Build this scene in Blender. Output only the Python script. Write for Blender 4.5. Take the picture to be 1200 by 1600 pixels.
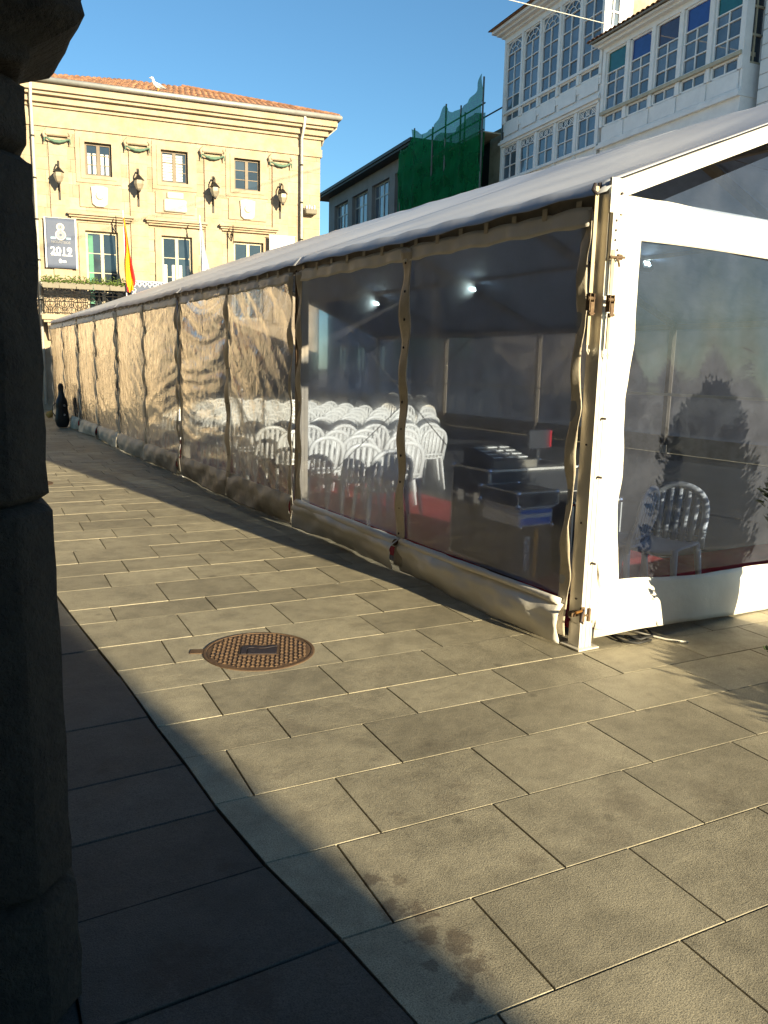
import bpy, math, random
from mathutils import Vector, Matrix, noise
from math import sin, cos, pi, radians, tan, floor, sqrt
rnd = random.Random(11)

# ------------------------------------------------------------------ clear
for o in list(bpy.data.objects): bpy.data.objects.remove(o, do_unlink=True)
scene = bpy.context.scene
col = scene.collection

# ------------------------------------------------------------------ camera
CAM = Vector((-3.267, -3.296, 1.606))
YAW, PITCH, ROLL, FPX = radians(30.2856), radians(-10.2209), radians(1.3026), 1255.7
fw = Vector((sin(YAW)*cos(PITCH), cos(YAW)*cos(PITCH), sin(PITCH)))
r0 = Vector((cos(YAW), -sin(YAW), 0)); u0 = r0.cross(fw)
rt = cos(ROLL)*r0 + sin(ROLL)*u0; up = -sin(ROLL)*r0 + cos(ROLL)*u0
cd = bpy.data.cameras.new('camera'); cam = bpy.data.objects.new('camera', cd); col.objects.link(cam)
M = Matrix.Identity(4)
for i in range(3):
    M[i][0] = rt[i]; M[i][1] = up[i]; M[i][2] = -fw[i]; M[i][3] = CAM[i]
cam.matrix_world = M
cd.sensor_fit = 'VERTICAL'; cd.sensor_height = 32.0; cd.lens = 32.0*FPX/1600.0
cd.clip_start = 0.05; cd.clip_end = 2000
scene.camera = cam
scene.render.resolution_x = 768; scene.render.resolution_y = 1024

# ------------------------------------------------------------------ sky, sun, exposure
SUN_EL = radians(13.2)
SUN_AZ = math.atan2(0.137, -0.9906)          # from +Y towards +X
w = bpy.data.worlds.new('World'); scene.world = w; w.use_nodes = True
nt = w.node_tree; nt.nodes.clear()
sky = nt.nodes.new('ShaderNodeTexSky'); sky.sky_type = 'NISHITA'; sky.sun_disc = False
sky.sun_elevation = SUN_EL; sky.sun_rotation = SUN_AZ
sky.air_density = 1.0; sky.dust_density = 0.1; sky.ozone_density = 3.0
bg = nt.nodes.new('ShaderNodeBackground'); bg.inputs['Strength'].default_value = 0.064
wo = nt.nodes.new('ShaderNodeOutputWorld')
tint = nt.nodes.new('ShaderNodeMix'); tint.data_type = 'RGBA'; tint.blend_type = 'MULTIPLY'; tint.inputs[0].default_value = 1.0
tint.inputs[7].default_value = (0.75, 1.0, 1.04, 1)       # cool white balance of the whole sky
nt.links.new(sky.outputs[0], tint.inputs[6]); nt.links.new(tint.outputs[2], bg.inputs[0]); nt.links.new(bg.outputs[0], wo.inputs[0])
sd = bpy.data.lights.new('sun', 'SUN'); sd.energy = 5.0; sd.angle = radians(0.55); sd.color = (1.0, 0.85, 0.56)
so = bpy.data.objects.new('sun', sd); col.objects.link(so)
to_sun = Vector((sin(SUN_AZ)*cos(SUN_EL), cos(SUN_AZ)*cos(SUN_EL), sin(SUN_EL)))
so.rotation_euler = to_sun.to_track_quat('Z', 'Y').to_euler()
scene.view_settings.view_transform = 'Standard'; scene.view_settings.look = 'None'
scene.view_settings.gamma = 1.0; scene.view_settings.use_curve_mapping = False
scene.view_settings.exposure = 1.5

# ------------------------------------------------------------------ materials
MATS = {}
def newmat(name):
    m = bpy.data.materials.new(name); m.use_nodes = True
    m.node_tree.nodes.clear(); MATS[name] = m
    return m, m.node_tree.nodes, m.node_tree.links
def N(nodes, typ, **kw):
    n = nodes.new(typ)
    for k, v in kw.items():
        if k in n.inputs: n.inputs[k].default_value = v
        else: setattr(n, k, v)
    return n
def ramp(nodes, stops):
    r = nodes.new('ShaderNodeValToRGB')
    while len(r.color_ramp.elements) > len(stops): r.color_ramp.elements.remove(r.color_ramp.elements[-1])
    while len(r.color_ramp.elements) < len(stops): r.color_ramp.elements.new(0.5)
    for e, (p, c) in zip(r.color_ramp.elements, stops):
        e.position = p; e.color = (c[0], c[1], c[2], 1) if not isinstance(c, (int, float)) else (c, c, c, 1)
    return r
def mathn(nodes, links, op, a, b=None, clamp=False):
    n = nodes.new('ShaderNodeMath'); n.operation = op; n.use_clamp = clamp
    for i, v in enumerate((a, b)):
        if v is None: continue
        if isinstance(v, (int, float)): n.inputs[i].default_value = v
        else: links.new(v, n.inputs[i])
    return n.outputs[0]
def mixc(nodes, links, fac, a, b, mode='MIX'):
    n = nodes.new('ShaderNodeMix'); n.data_type = 'RGBA'; n.blend_type = mode
    for sock, v in ((n.inputs[0], fac), (n.inputs[6], a), (n.inputs[7], b)):
        if isinstance(v, (int, float)): sock.default_value = v
        elif isinstance(v, tuple): sock.default_value = (v[0], v[1], v[2], 1)
        else: links.new(v, sock)
    return n.outputs[2]
def simple(name, c, rough=0.6, metal=0.0, var=0.12, nscale=6.0, bump=0.0, bscale=60.0, objvar=0.0, spec=0.5,
           island=0.0, emit=None, c2=None, coord='Object', bdist=0.01):
    """Principled with two noise scales of tone variation, per-object tone and fine relief."""
    m, ns, ln = newmat(name)
    out = N(ns, 'ShaderNodeOutputMaterial'); p = N(ns, 'ShaderNodeBsdfPrincipled')
    p.inputs['Roughness'].default_value = rough; p.inputs['Metallic'].default_value = metal
    p.inputs['Specular IOR Level'].default_value = spec
    if coord == 'World': tc = N(ns, 'ShaderNodeNewGeometry').outputs['Position']
    else: tc = N(ns, 'ShaderNodeTexCoord').outputs['Object']
    n1 = N(ns, 'ShaderNodeTexNoise', Scale=nscale, Detail=6.0, Roughness=0.65); ln.new(tc, n1.inputs['Vector'])
    c2 = c2 or tuple(x*0.55 for x in c)
    r = ramp(ns, [(0.30, c2), (0.62, c)]); ln.new(n1.outputs['Fac'], r.inputs[0])
    cc = mixc(ns, ln, min(1.0, var*4), (c[0], c[1], c[2]), r.outputs[0])
    if objvar or island:
        src = N(ns, 'ShaderNodeObjectInfo').outputs['Random'] if objvar else N(ns, 'ShaderNodeNewGeometry').outputs['Random Per Island']
        a = objvar or island
        mr = N(ns, 'ShaderNodeMapRange'); ln.new(src, mr.inputs[0]); mr.inputs[3].default_value = 1-a; mr.inputs[4].default_value = 1+a
        hs = N(ns, 'ShaderNodeHueSaturation'); ln.new(cc, hs.inputs['Color']); ln.new(mr.outputs[0], hs.inputs['Value'])
        cc = hs.outputs[0]
    ln.new(cc, p.inputs['Base Color'])
    if bump:
        n2 = N(ns, 'ShaderNodeTexNoise', Scale=bscale, Detail=5.0, Roughness=0.7); ln.new(tc, n2.inputs['Vector'])
        b = N(ns, 'ShaderNodeBump', Strength=bump, Distance=bdist); ln.new(n2.outputs['Fac'], b.inputs['Height'])
        ln.new(b.outputs[0], p.inputs['Normal'])
    if emit:
        p.inputs['Emission Color'].default_value = (*emit[:3], 1); p.inputs['Emission Strength'].default_value = emit[3]
    ln.new(p.outputs[0], out.inputs[0])
    return m

def slab_material(name, base, dark, stains, objvar=0.17, island=False, rough=0.55):
    m, ns, ln = newmat(name)
    out = N(ns, 'ShaderNodeOutputMaterial'); p = N(ns, 'ShaderNodeBsdfPrincipled')
    pos = N(ns, 'ShaderNodeNewGeometry').outputs['Position']
    fine = N(ns, 'ShaderNodeTexNoise', Scale=210.0, Detail=3.0, Roughness=0.75); ln.new(pos, fine.inputs['Vector'])
    rsrc = N(ns, 'ShaderNodeNewGeometry').outputs['Random Per Island'] if island else N(ns, 'ShaderNodeObjectInfo').outputs['Random']
    sh = N(ns, 'ShaderNodeVectorMath'); sh.operation = 'ADD'; ln.new(pos, sh.inputs[0])
    cx_ = N(ns, 'ShaderNodeCombineXYZ'); ln.new(mathn(ns, ln, 'MULTIPLY', rsrc, 37.0), cx_.inputs[2]); ln.new(cx_.outputs[0], sh.inputs[1])
    med = N(ns, 'ShaderNodeTexNoise', Scale=5.5, Detail=7.0, Roughness=0.72); ln.new(sh.outputs[0], med.inputs['Vector'])
    big = N(ns, 'ShaderNodeTexNoise', Scale=0.9, Detail=4.0, Roughness=0.6); ln.new(pos, big.inputs['Vector'])
    rf = ramp(ns, [(0.34, tuple(x*0.40 for x in base)), (0.50, base), (0.68, tuple(min(1, x*1.35) for x in base))]); ln.new(fine.outputs['Fac'], rf.inputs[0])
    rm = ramp(ns, [(0.30, 0.50), (0.58, 1.0)]); ln.new(med.outputs['Fac'], rm.inputs[0])
    cc = mixc(ns, ln, 0.75, rf.outputs[0], rm.outputs[0], 'MULTIPLY')
    rb = ramp(ns, [(0.3, 0.78), (0.65, 1.06)]); ln.new(big.outputs['Fac'], rb.inputs[0])
    cc = mixc(ns, ln, 1.0, cc, rb.outputs[0], 'MULTIPLY')
    # chewing-gum spots and old drips
    vo = N(ns, 'ShaderNodeTexVoronoi', Scale=3.1); ln.new(pos, vo.inputs['Vector'])
    rs = ramp(ns, [(0.055, 0.50), (0.10, 1.0)]); ln.new(vo.outputs['Distance'], rs.inputs[0])
    cc = mixc(ns, ln, 0.6, cc, rs.outputs[0], 'MULTIPLY')
    # wet / greasy footmarks with their own outline
    if stains:
        wob = N(ns, 'ShaderNodeTexNoise', Scale=21.0, Detail=5.0, Roughness=0.7); ln.new(pos, wob.inputs['Vector'])
        tot = None
        for (sx, sy, sr, st) in stains:
            d = N(ns, 'ShaderNodeVectorMath'); d.operation = 'DISTANCE'; ln.new(pos, d.inputs[0]); sr = sr*1.05; st = st*.62; d.inputs[1].default_value = (sx, sy, 0)
            q = mathn(ns, ln, 'DIVIDE', d.outputs['Value'], sr)
            q = mathn(ns, ln, 'ADD', q, mathn(ns, ln, 'MULTIPLY', mathn(ns, ln, 'SUBTRACT', wob.outputs['Fac'], 0.5), 4.6))
            q = mathn(ns, ln, 'MULTIPLY', mathn(ns, ln, 'SUBTRACT', 1.0, q, True), st*2.0, True)
            q = mathn(ns, ln, 'MINIMUM', q, st)
            tot = q if tot is None else mathn(ns, ln, 'MAXIMUM', tot, q)
        cc = mixc(ns, ln, tot, cc, dark)
    src = N(ns, 'ShaderNodeNewGeometry').outputs['Random Per Island'] if island else N(ns, 'ShaderNodeObjectInfo').outputs['Random']
    mr = N(ns, 'ShaderNodeMapRange'); ln.new(src, mr.inputs[0]); mr.inputs[3].default_value = 1-objvar; mr.inputs[4].default_value = 1+objvar
    hs = N(ns, 'ShaderNodeHueSaturation'); ln.new(cc, hs.inputs['Color']); ln.new(mr.outputs[0], hs.inputs['Value'])
    ln.new(hs.outputs[0], p.inputs['Base Color'])
    p.inputs['Roughness'].default_value = rough; p.inputs['Specular IOR Level'].default_value = 0.35
    b1 = N(ns, 'ShaderNodeBump', Strength=0.45, Distance=0.004); ln.new(fine.outputs['Fac'], b1.inputs['Height'])
    b2 = N(ns, 'ShaderNodeBump', Strength=0.25, Distance=0.02); ln.new(med.outputs['Fac'], b2.inputs['Height']); ln.new(b1.outputs[0], b2.inputs['Normal'])
    ln.new(b2.outputs[0], p.inputs['Normal'])
    ln.new(p.outputs[0], out.inputs[0])
    return m

STAINS = [(-2.105, -1.30, .035, .75), (-2.04, -1.335, .03, .6), (-2.13, -1.45, .05, .8), (-2.06, -1.50, .05, .85), (-2.10, -1.60, .045, .85), (-2.03, -1.66, .055, .85),
          (-2.05, -1.76, .05, .8), (-2.12, -1.82, .04, .8), (-2.15, -1.70, .025, .8), (-1.84, -1.01, .03, .35), (-1.98, -1.08, .04, .3), (-1.62, -1.02, .07, .3), (-1.52, -.95, .05, .3),
          (-1.42, -.62, .08, .22), (-.95, -.98, .09, .22), (-1.05, -1.36, .12, .24), (-1.25, -1.5, .1, .22), (-1.6, -1.45, .06, .3), (-.7, -1.45, .12, .2),
          (-1.70, -.60, .03, .3), (-1.9, -.15, .09, .24), (-2.1, -.55, .04, .3), (-.4, -.55, .08, .2), (-1.2, .2, .08, .2), (-1.0, -2.0, .1, .22)]
slab_material('granite_slab', (0.365, 0.325, 0.232), (0.045, 0.022, 0.015), STAINS)
slab_material('granite_slab_far', (0.365, 0.325, 0.232), (0.045, 0.022, 0.015), [], island=True)
slab_material('arcade_slab', (0.075, 0.072, 0.064), (0.03, 0.02, 0.015), [(-2.75, -1.4, .12, .7), (-2.6, -1.55, .07, .7), (-2.5, -1.0, .04, .7)], objvar=0.25)  # arcade shade carried by the low base colour
simple('joint_dirt', (0.07, 0.058, 0.042), 0.95, var=0.2, nscale=9, bump=0.6, bscale=150, coord='World')
simple('pillar_stone', (0.046, 0.039, 0.030), 0.95, var=0.25, nscale=14, bump=1.0, bscale=38, bdist=0.05, objvar=0.1, c2=(0.024, 0.021, 0.018), coord='World')  # shade under the arcade is put into this base colour
simple('arcade_wall', (0.15, 0.13, 0.10), 0.9, var=0.2, nscale=3, bump=0.4, bscale=30)
def town_stone(name, c, objvar=0.0, island=0.0):
    simple(name, c, 0.9, var=0.17, nscale=2.6, bump=0.45, bscale=16, bdist=0.02, objvar=objvar, island=island, c2=(c[0]*.72, c[1]*.64, c[2]*.52), coord='World')
town_stone('town_stone', (0.39, 0.315, 0.23))
town_stone('town_block', (0.39, 0.315, 0.23), objvar=0.17)
town_stone('town_block_far', (0.39, 0.315, 0.23), island=0.11)
simple('town_core', (0.36, 0.285, 0.19), 0.95)
simple('carved_plaque', (0.56, 0.52, 0.44), 0.8, bump=0.5, bscale=40)
simple('garland_bronze', (0.09, 0.17, 0.12), 0.7, var=0.2, nscale=20)
simple('roof_tile', (0.34, 0.175, 0.095), 0.9, var=0.25, nscale=7, bump=0.5, bscale=40, island=0.3, c2=(0.20, 0.085, 0.04))
simple('zinc', (0.42, 0.42, 0.40), 0.5, metal=0.4, nscale=4)
simple('pipe_white', (0.62, 0.60, 0.55), 0.5)
simple('iron_black', (0.018, 0.017, 0.016), 0.55, metal=0.3)
simple('lantern_glass', (0.30, 0.26, 0.19), 0.2)
simple('wood_brown', (0.16, 0.12, 0.08), 0.6)
simple('wood_pale', (0.50, 0.44, 0.32), 0.6)
simple('window_glass', (0.03, 0.045, 0.06), 0.04, spec=0.9, var=0.2, nscale=1.2, objvar=0.4)
simple('gallery_glass', (0.11, 0.14, 0.18), 0.03, spec=0.9, var=0.25, nscale=1.5, objvar=0.45)
simple('glass_teal', (0.01, 0.12, 0.12), 0.05, spec=0.6, objvar=0.15)
simple('glass_blue', (0.015, 0.05, 0.24), 0.05, spec=0.6, objvar=0.15)
simple('glass_plum', (0.05, 0.04, 0.08), 0.05, spec=0.6, objvar=0.15)
simple('curtain', (0.75, 0.72, 0.64), 0.8)
simple('shutter_green', (0.05, 0.22, 0.14), 0.6)
simple('white_paint', (0.86, 0.84, 0.82), 0.5, var=0.14, nscale=2.5, c2=(0.66, 0.64, 0.63), bump=0.15, bscale=25)
simple('white_render', (0.62, 0.61, 0.60), 0.85, var=0.14, nscale=1.5, c2=(0.45, 0.44, 0.44), bump=0.3, bscale=20)
simple('grey_render', (0.25, 0.235, 0.225), 0.85, var=0.14, nscale=1.2, bump=0.2, bscale=18)
simple('dark_void', (0.02, 0.02, 0.022), 0.9)
simple('shaded_stone', (0.075, 0.068, 0.06), 0.95, var=0.25, nscale=2, bump=0.6, bscale=12)  # ground-floor walls: their shade is painted into the stone colour
simple('rough_stone', (0.40, 0.34, 0.25), 0.95, var=0.25, nscale=2, bump=0.6, bscale=12, c2=(0.22, 0.19, 0.14))
simple('steel_tube', (0.18, 0.18, 0.17), 0.5, metal=0.6)
simple('aluminium', (0.72, 0.68, 0.60), 0.42, metal=0.35, var=0.1, nscale=9, bump=0.08, bscale=90, c2=(0.52, 0.49, 0.42))
simple('alu_shade_tone', (0.30, 0.25, 0.19), 0.5, metal=0.3, var=0.15, nscale=6)  # aluminium with the shade under the tent roof put into its colour
simple('steel_rusty', (0.16, 0.11, 0.065), 0.6, metal=0.5, var=0.25, nscale=30, c2=(0.09, 0.05, 0.03))
simple('brass_pin', (0.55, 0.26, 0.07), 0.35, metal=0.8)
simple('pvc_white', (0.80, 0.765, 0.70), 0.42, var=0.1, nscale=3, bump=0.12, bscale=14, bdist=0.02, c2=(0.56, 0.52, 0.45))
simple('pvc_dirty', (0.60, 0.535, 0.43), 0.45, var=0.22, nscale=4, bump=0.2, bscale=16, bdist=0.02, c2=(0.36, 0.305, 0.22))
simple('pvc_roof_inner', (0.30, 0.38, 0.55), 0.6)  # blue-grey inner face of the roof covers
simple('pvc_roof', (0.46, 0.475, 0.52), 0.42, spec=0.35, var=0.10, nscale=1.4, bump=0.06, bscale=5, bdist=0.03, c2=(0.37, 0.385, 0.43))
simple('strap', (0.50, 0.42, 0.28), 0.8)
simple('strap_grey', (0.42, 0.36, 0.26), 0.8)
simple('cable_steel', (0.30, 0.27, 0.24), 0.4, metal=0.5)
simple('floor_shade', (0.055, 0.056, 0.062), 0.6, var=0.2, nscale=2)  # shade inside the tent laid down as a dark colour
simple('carpet_red', (0.36, 0.018, 0.03), 0.95, var=0.2, nscale=3, bump=0.5, bscale=300)
simple('chair_plastic', (0.78, 0.76, 0.72), 0.32, var=0.06)
simple('case_black', (0.02, 0.02, 0.022), 0.45, var=0.1, bump=0.1, bscale=120)
simple('case_brown', (0.055, 0.046, 0.038), 0.6)
simple('label_white', (0.88, 0.87, 0.82), 0.5)
simple('label_blue', (0.05, 0.22, 0.75), 0.4)
simple('label_orange', (0.85, 0.38, 0.04), 0.5)
simple('led_red', (0.5, 0.01, 0.02), 0.4)
simple('chrome', (0.8, 0.8, 0.8), 0.12, metal=1.0)
simple('rust_iron', (0.145, 0.088, 0.048), 0.72, metal=0.25, var=0.25, nscale=14, bump=0.5, bscale=120, c2=(0.085, 0.052, 0.034), coord='World')
simple('iron_dark', (0.035, 0.027, 0.032), 0.6, metal=0.3)
simple('banner_blue', (0.085, 0.105, 0.165), 0.7, var=0.05)
simple('print_white', (0.75, 0.75, 0.75), 0.7, var=0.0)
simple('print_cream', (0.62, 0.56, 0.46), 0.7, var=0.05)
simple('print_pale', (0.26, 0.26, 0.28), 0.7, var=0.05)
simple('print_sky', (0.30, 0.46, 0.58), 0.7, var=0.05)
simple('cloth_white', (0.80, 0.80, 0.80), 0.8, var=0.05)
simple('cloth_red', (0.55, 0.012, 0.02), 0.8, var=0.05)
simple('cloth_yellow', (0.80, 0.46, 0.015), 0.8, var=0.05)
simple('cloth_sky', (0.25, 0.45, 0.75), 0.8, var=0.05)
simple('leaf_green', (0.085, 0.13, 0.025), 0.6, island=0.5)
simple('leaf_dark', (0.035, 0.06, 0.018), 0.6, island=0.5)
simple('bark', (0.08, 0.055, 0.035), 0.9)
simple('planter_grey', (0.20, 0.18, 0.14), 0.8)
simple('terracotta', (0.10, 0.07, 0.05), 0.85)
simple('gull_white', (0.80, 0.79, 0.76), 0.7, var=0.02)
simple('gull_grey', (0.35, 0.36, 0.38), 0.7)
simple('cello_black', (0.012, 0.012, 0.013), 0.35)
simple('ochre_cloth', (0.42, 0.25, 0.06), 0.85)
simple('wire_rubber', (0.02, 0.02, 0.02), 0.6)
simple('wire_white', (0.6, 0.58, 0.52), 0.6)
simple('lamp_lens', (0.9, 0.95, 0.92), 0.3, var=0, emit=(0.80, 1.0, 0.90, 9.0))

def clear_pvc(name, tint, haze, refl, crinkle, cscale, rough=0.035, blur=0.0):
    m, ns, ln = newmat(name)
    out = N(ns, 'ShaderNodeOutputMaterial')
    tc = N(ns, 'ShaderNodeNewGeometry'); pos = tc.outputs['Position']
    n1 = N(ns, 'ShaderNodeTexNoise', Scale=cscale, Detail=5.0, Roughness=0.6, Distortion=0.8); ln.new(pos, n1.inputs['Vector'])
    bp = N(ns, 'ShaderNodeBump', Strength=crinkle, Distance=0.02); ln.new(n1.outputs['Fac'], bp.inputs['Height'])
    ior = N(ns, 'ShaderNodeMapRange'); ln.new(tc.outputs['Backfacing'], ior.inputs[0]); ior.inputs[3].default_value = 1.5; ior.inputs[4].default_value = 1/1.5
    fr = N(ns, 'ShaderNodeFresnel'); ln.new(ior.outputs[0], fr.inputs['IOR']); ln.new(bp.outputs[0], fr.inputs['Normal'])
    fac = mathn(ns, ln, 'MULTIPLY', fr.outputs[0], refl, True)
    tr = N(ns, 'ShaderNodeBsdfTransparent'); tr.inputs[0].default_value = (*tint, 1)
    see = tr.outputs[0]
    if blur:     # old plasticised film: part of the light passes straight, part is slightly scattered
        rf = N(ns, 'ShaderNodeBsdfRefraction'); rf.inputs['Color'].default_value = (*tint, 1); rf.inputs['Roughness'].default_value = 0.85; rf.inputs['IOR'].default_value = 1.011
        ms = N(ns, 'ShaderNodeMixShader'); ms.inputs[0].default_value = blur; ln.new(tr.outputs[0], ms.inputs[1]); ln.new(rf.outputs[0], ms.inputs[2]); see = ms.outputs[0]
    df = N(ns, 'ShaderNodeBsdfDiffuse'); df.inputs[0].default_value = (0.68, 0.75, 1.0, 1)
    tl = N(ns, 'ShaderNodeBsdfTranslucent'); tl.inputs[0].default_value = (0.68, 0.75, 1.0, 1)
    hz = N(ns, 'ShaderNodeMixShader'); hz.inputs[0].default_value = 0.5; ln.new(df.outputs[0], hz.inputs[1]); ln.new(tl.outputs[0], hz.inputs[2])
    # scuffs and dust: haze varies over the sheet
    n2 = N(ns, 'ShaderNodeTexNoise', Scale=2.6, Detail=6.0, Roughness=0.7); ln.new(pos, n2.inputs['Vector'])
    mr = N(ns, 'ShaderNodeMapRange'); ln.new(n2.outputs['Fac'], mr.inputs[0]); mr.inputs[1].default_value = 0.3; mr.inputs[2].default_value = 0.75
    mr.inputs[3].default_value = haze*0.5; mr.inputs[4].default_value = haze*1.6
    b0 = N(ns, 'ShaderNodeMixShader'); ln.new(mr.outputs[0], b0.inputs[0]); ln.new(see, b0.inputs[1]); ln.new(hz.outputs[0], b0.inputs[2])
    gl = N(ns, 'ShaderNodeBsdfGlossy'); gl.inputs['Roughness'].default_value = rough; gl.inputs['Color'].default_value = (1, 1, 1, 1); ln.new(bp.outputs[0], gl.inputs['Normal'])
    mx = N(ns, 'ShaderNodeMixShader'); ln.new(fac, mx.inputs[0]); ln.new(b0.outputs[0], mx.inputs[1]); ln.new(gl.outputs[0], mx.inputs[2])
    ln.new(mx.outputs[0], out.inputs[0])
    return m
clear_pvc('clear_film', (0.82, 0.87, 0.97), 0.18, 1.3, 0.05, 4.0, 0.035, 0.42)
clear_pvc('clear_film_crinkled', (0.82, 0.82, 0.82), 0.10, 2.7, 0.5, 8.0, 0.045, 0.35)
clear_pvc('clear_film_gable', (0.55, 0.62, 0.76), 0.068, 1.2, 0.08, 3.0, 0.06)

def net_material():
    m, ns, ln = newmat('green_net')
    out = N(ns, 'ShaderNodeOutputMaterial'); tc = N(ns, 'ShaderNodeTexCoord')
    n = N(ns, 'ShaderNodeTexNoise', Scale=1.2, Detail=4.0); ln.new(tc.outputs['Object'], n.inputs['Vector'])
    r = ramp(ns, [(0.3, (0.012, 0.17, 0.06)), (0.7, (0.018, 0.29, 0.11))]); ln.new(n.outputs['Fac'], r.inputs[0])
    df = N(ns, 'ShaderNodeBsdfDiffuse'); ln.new(r.outputs[0], df.inputs[0])
    tl = N(ns, 'ShaderNodeBsdfTranslucent'); ln.new(r.outputs[0], tl.inputs[0])
    tr = N(ns, 'ShaderNodeBsdfTransparent')
    a = N(ns, 'ShaderNodeMixShader'); a.inputs[0].default_value = 0.5; ln.new(df.outputs[0], a.inputs[1]); ln.new(tl.outputs[0], a.inputs[2])
    b = N(ns, 'ShaderNodeMixShader'); b.inputs[0].default_value = 0.76; ln.new(tr.outputs[0], b.inputs[1]); ln.new(a.outputs[0], b.inputs[2])
    ln.new(b.outputs[0], out.inputs[0])
net_material()

# ------------------------------------------------------------------ mesh helpers
class MB:
    def __init__(s): s.v = []; s.f = []; s.m = []
    def add(s, vs, fs, mi=0):
        o = len(s.v); s.v += [tuple(v) for v in vs]; s.f += [tuple(i+o for i in f) for f in fs]; s.m += [mi]*len(fs); return s
    def box(s, a, b, mi=0):
        x0, y0, z0 = a; x1, y1, z1 = b
        return s.add([(x0,y0,z0),(x1,y0,z0),(x1,y1,z0),(x0,y1,z0),(x0,y0,z1),(x1,y0,z1),(x1,y1,z1),(x0,y1,z1)],
              [(0,3,2,1),(4,5,6,7),(0,1,5,4),(1,2,6,5),(2,3,7,6),(3,0,4,7)], mi)
    def bbox(s, a, b, c=0.01, mi=0):
        """box with its top and vertical edges chamfered"""
        x0, y0, z0 = a; x1, y1, z1 = b
        def ring(d, z, k): return [(x0+d+k,y0+d,z),(x1-d-k,y0+d,z),(x1-d,y0+d+k,z),(x1-d,y1-d-k,z),(x1-d-k,y1-d,z),(x0+d+k,y1-d,z),(x0+d,y1-d-k,z),(x0+d,y0+d+k,z)]
        vs = ring(c, z0, c) + ring(0, z0+c, c) + ring(0, z1-c, c) + ring(c, z1, c)
        fs = [tuple(range(7, -1, -1)), tuple(range(24, 32))]
        for k in range(3):
            for i in range(8): fs.append((k*8+i, k*8+(i+1)%8, k*8+8+(i+1)%8, k*8+8+i))
        return s.add(vs, fs, mi)
    def tube(s, p0, p1, r, n=8, r1=None, mi=0): return s.path([p0, p1], [r, r if r1 is None else r1], n, mi=mi)
    def path(s, pts, r, n=6, flat=1.0, closed=False, mi=0, upv=None):
        pts = [Vector(p) for p in pts]; k = len(pts)
        rs = r if isinstance(r, (list, tuple)) else [r]*k
        vs = []; prev = None
        for i, p in enumerate(pts):
            if closed: d = pts[(i+1) % k]-pts[i-1]
            else: d = pts[min(i+1, k-1)]-pts[max(i-1, 0)]
            if d.length < 1e-9: d = Vector((0,0,1))
            d.normalize()
            a = prev if prev is not None else (Vector(upv) if upv else (Vector((0,0,1)) if abs(d.z) < .9 else Vector((1,0,0))))
            x = a - d*a.dot(d)
            if x.length < 1e-6: x = d.orthogonal()
            x.normalize(); prev = x; y = d.cross(x)
            for j in range(n):
                t = 2*pi*j/n + pi/n; vs.append(p + rs[i]*(cos(t)*x + flat*sin(t)*y))
        fs = []
        for i in range(k if closed else k-1):
            for j in range(n):
                a = i*n; b = ((i+1) % k)*n; fs.append((a+j, a+(j+1) % n, b+(j+1) % n, b+j))
        if not closed: fs += [tuple(range(n-1, -1, -1)), tuple((k-1)*n+j for j in range(n))]
        return s.add(vs, fs, mi)
    def grid(s, fn, nu, nv, mi=0, mfn=None):
        vs = [fn(i/nu, j/nv) for j in range(nv+1) for i in range(nu+1)]
        o = len(s.v); s.v += [tuple(v) for v in vs]
        for j in range(nv):
            for i in range(nu):
                a = o+j*(nu+1)+i; s.f.append((a, a+1, a+nu+2, a+nu+1)); s.m.append(mfn(i, j) if mfn else mi)
        return s
    def sheet(s, fn, nu, nv, th, nrm, mi=0, mb_=None):
        """closed thin sheet: fn(u,v) front, offset by th*nrm behind"""
        nrm = Vector(nrm)
        W = nu+1; H = nv+1
        A = [Vector(fn(i/nu, j/nv)) for j in range(H) for i in range(W)]
        B = [p+nrm*th for p in A]; n = len(A); fs = []
        for j in range(nv):
            for i in range(nu):
                a = j*W+i; fs.append((a, a+1, a+W+1, a+W)); fs.append((n+a, n+a+W, n+a+W+1, n+a+1))
        for i in range(nu):
            fs.append((i+1, i, n+i, n+i+1)); a = nv*W+i; fs.append((a, a+1, n+a+1, n+a))
        for j in range(nv):
            a = j*W; fs.append((a, a+W, n+a+W, n+a)); a = j*W+nu; fs.append((a+W, a, n+a, n+a+W))
        s.add(A+B, fs, mi)
        if mb_ is not None:
            o = len(s.m)-len(fs)
            for q in range(nu*nv): s.m[o+2*q+1] = mb_
        return s
    def lathe(s, prof, c=(0,0,0), n=12, mi=0, phase=0):
        vs = []; k = len(prof)
        for (r, z) in prof:
            for j in range(n):
                t = 2*pi*j/n+phase; vs.append((c[0]+r*cos(t), c[1]+r*sin(t), c[2]+z))
        fs = []
        for i in range(k-1):
            for j in range(n): fs.append((i*n+j, i*n+(j+1) % n, (i+1)*n+(j+1) % n, (i+1)*n+j))
        fs += [tuple(range(n-1, -1, -1)), tuple((k-1)*n+j for j in range(n))]
        return s.add(vs, fs, mi)
    def prism(s, poly, a, b, axis='y', mi=0):
        """poly = list of 2-D points, extruded along axis from a to b"""
        def P(p, t): return {'y': (p[0], t, p[1]), 'z': (p[0], p[1], t), 'x': (t, p[0], p[1])}[axis]
        n = len(poly); vs = [P(p, a) for p in poly]+[P(p, b) for p in poly]
        fs = [tuple(range(n)), tuple(range(2*n-1, n-1, -1))]+[((i+1) % n, i, n+i, n+(i+1) % n) for i in range(n)]
        return s.add(vs, fs, mi)
    def xf(s, M):
        s.v = [tuple(M @ Vector(v)) for v in s.v]; return s
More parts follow.
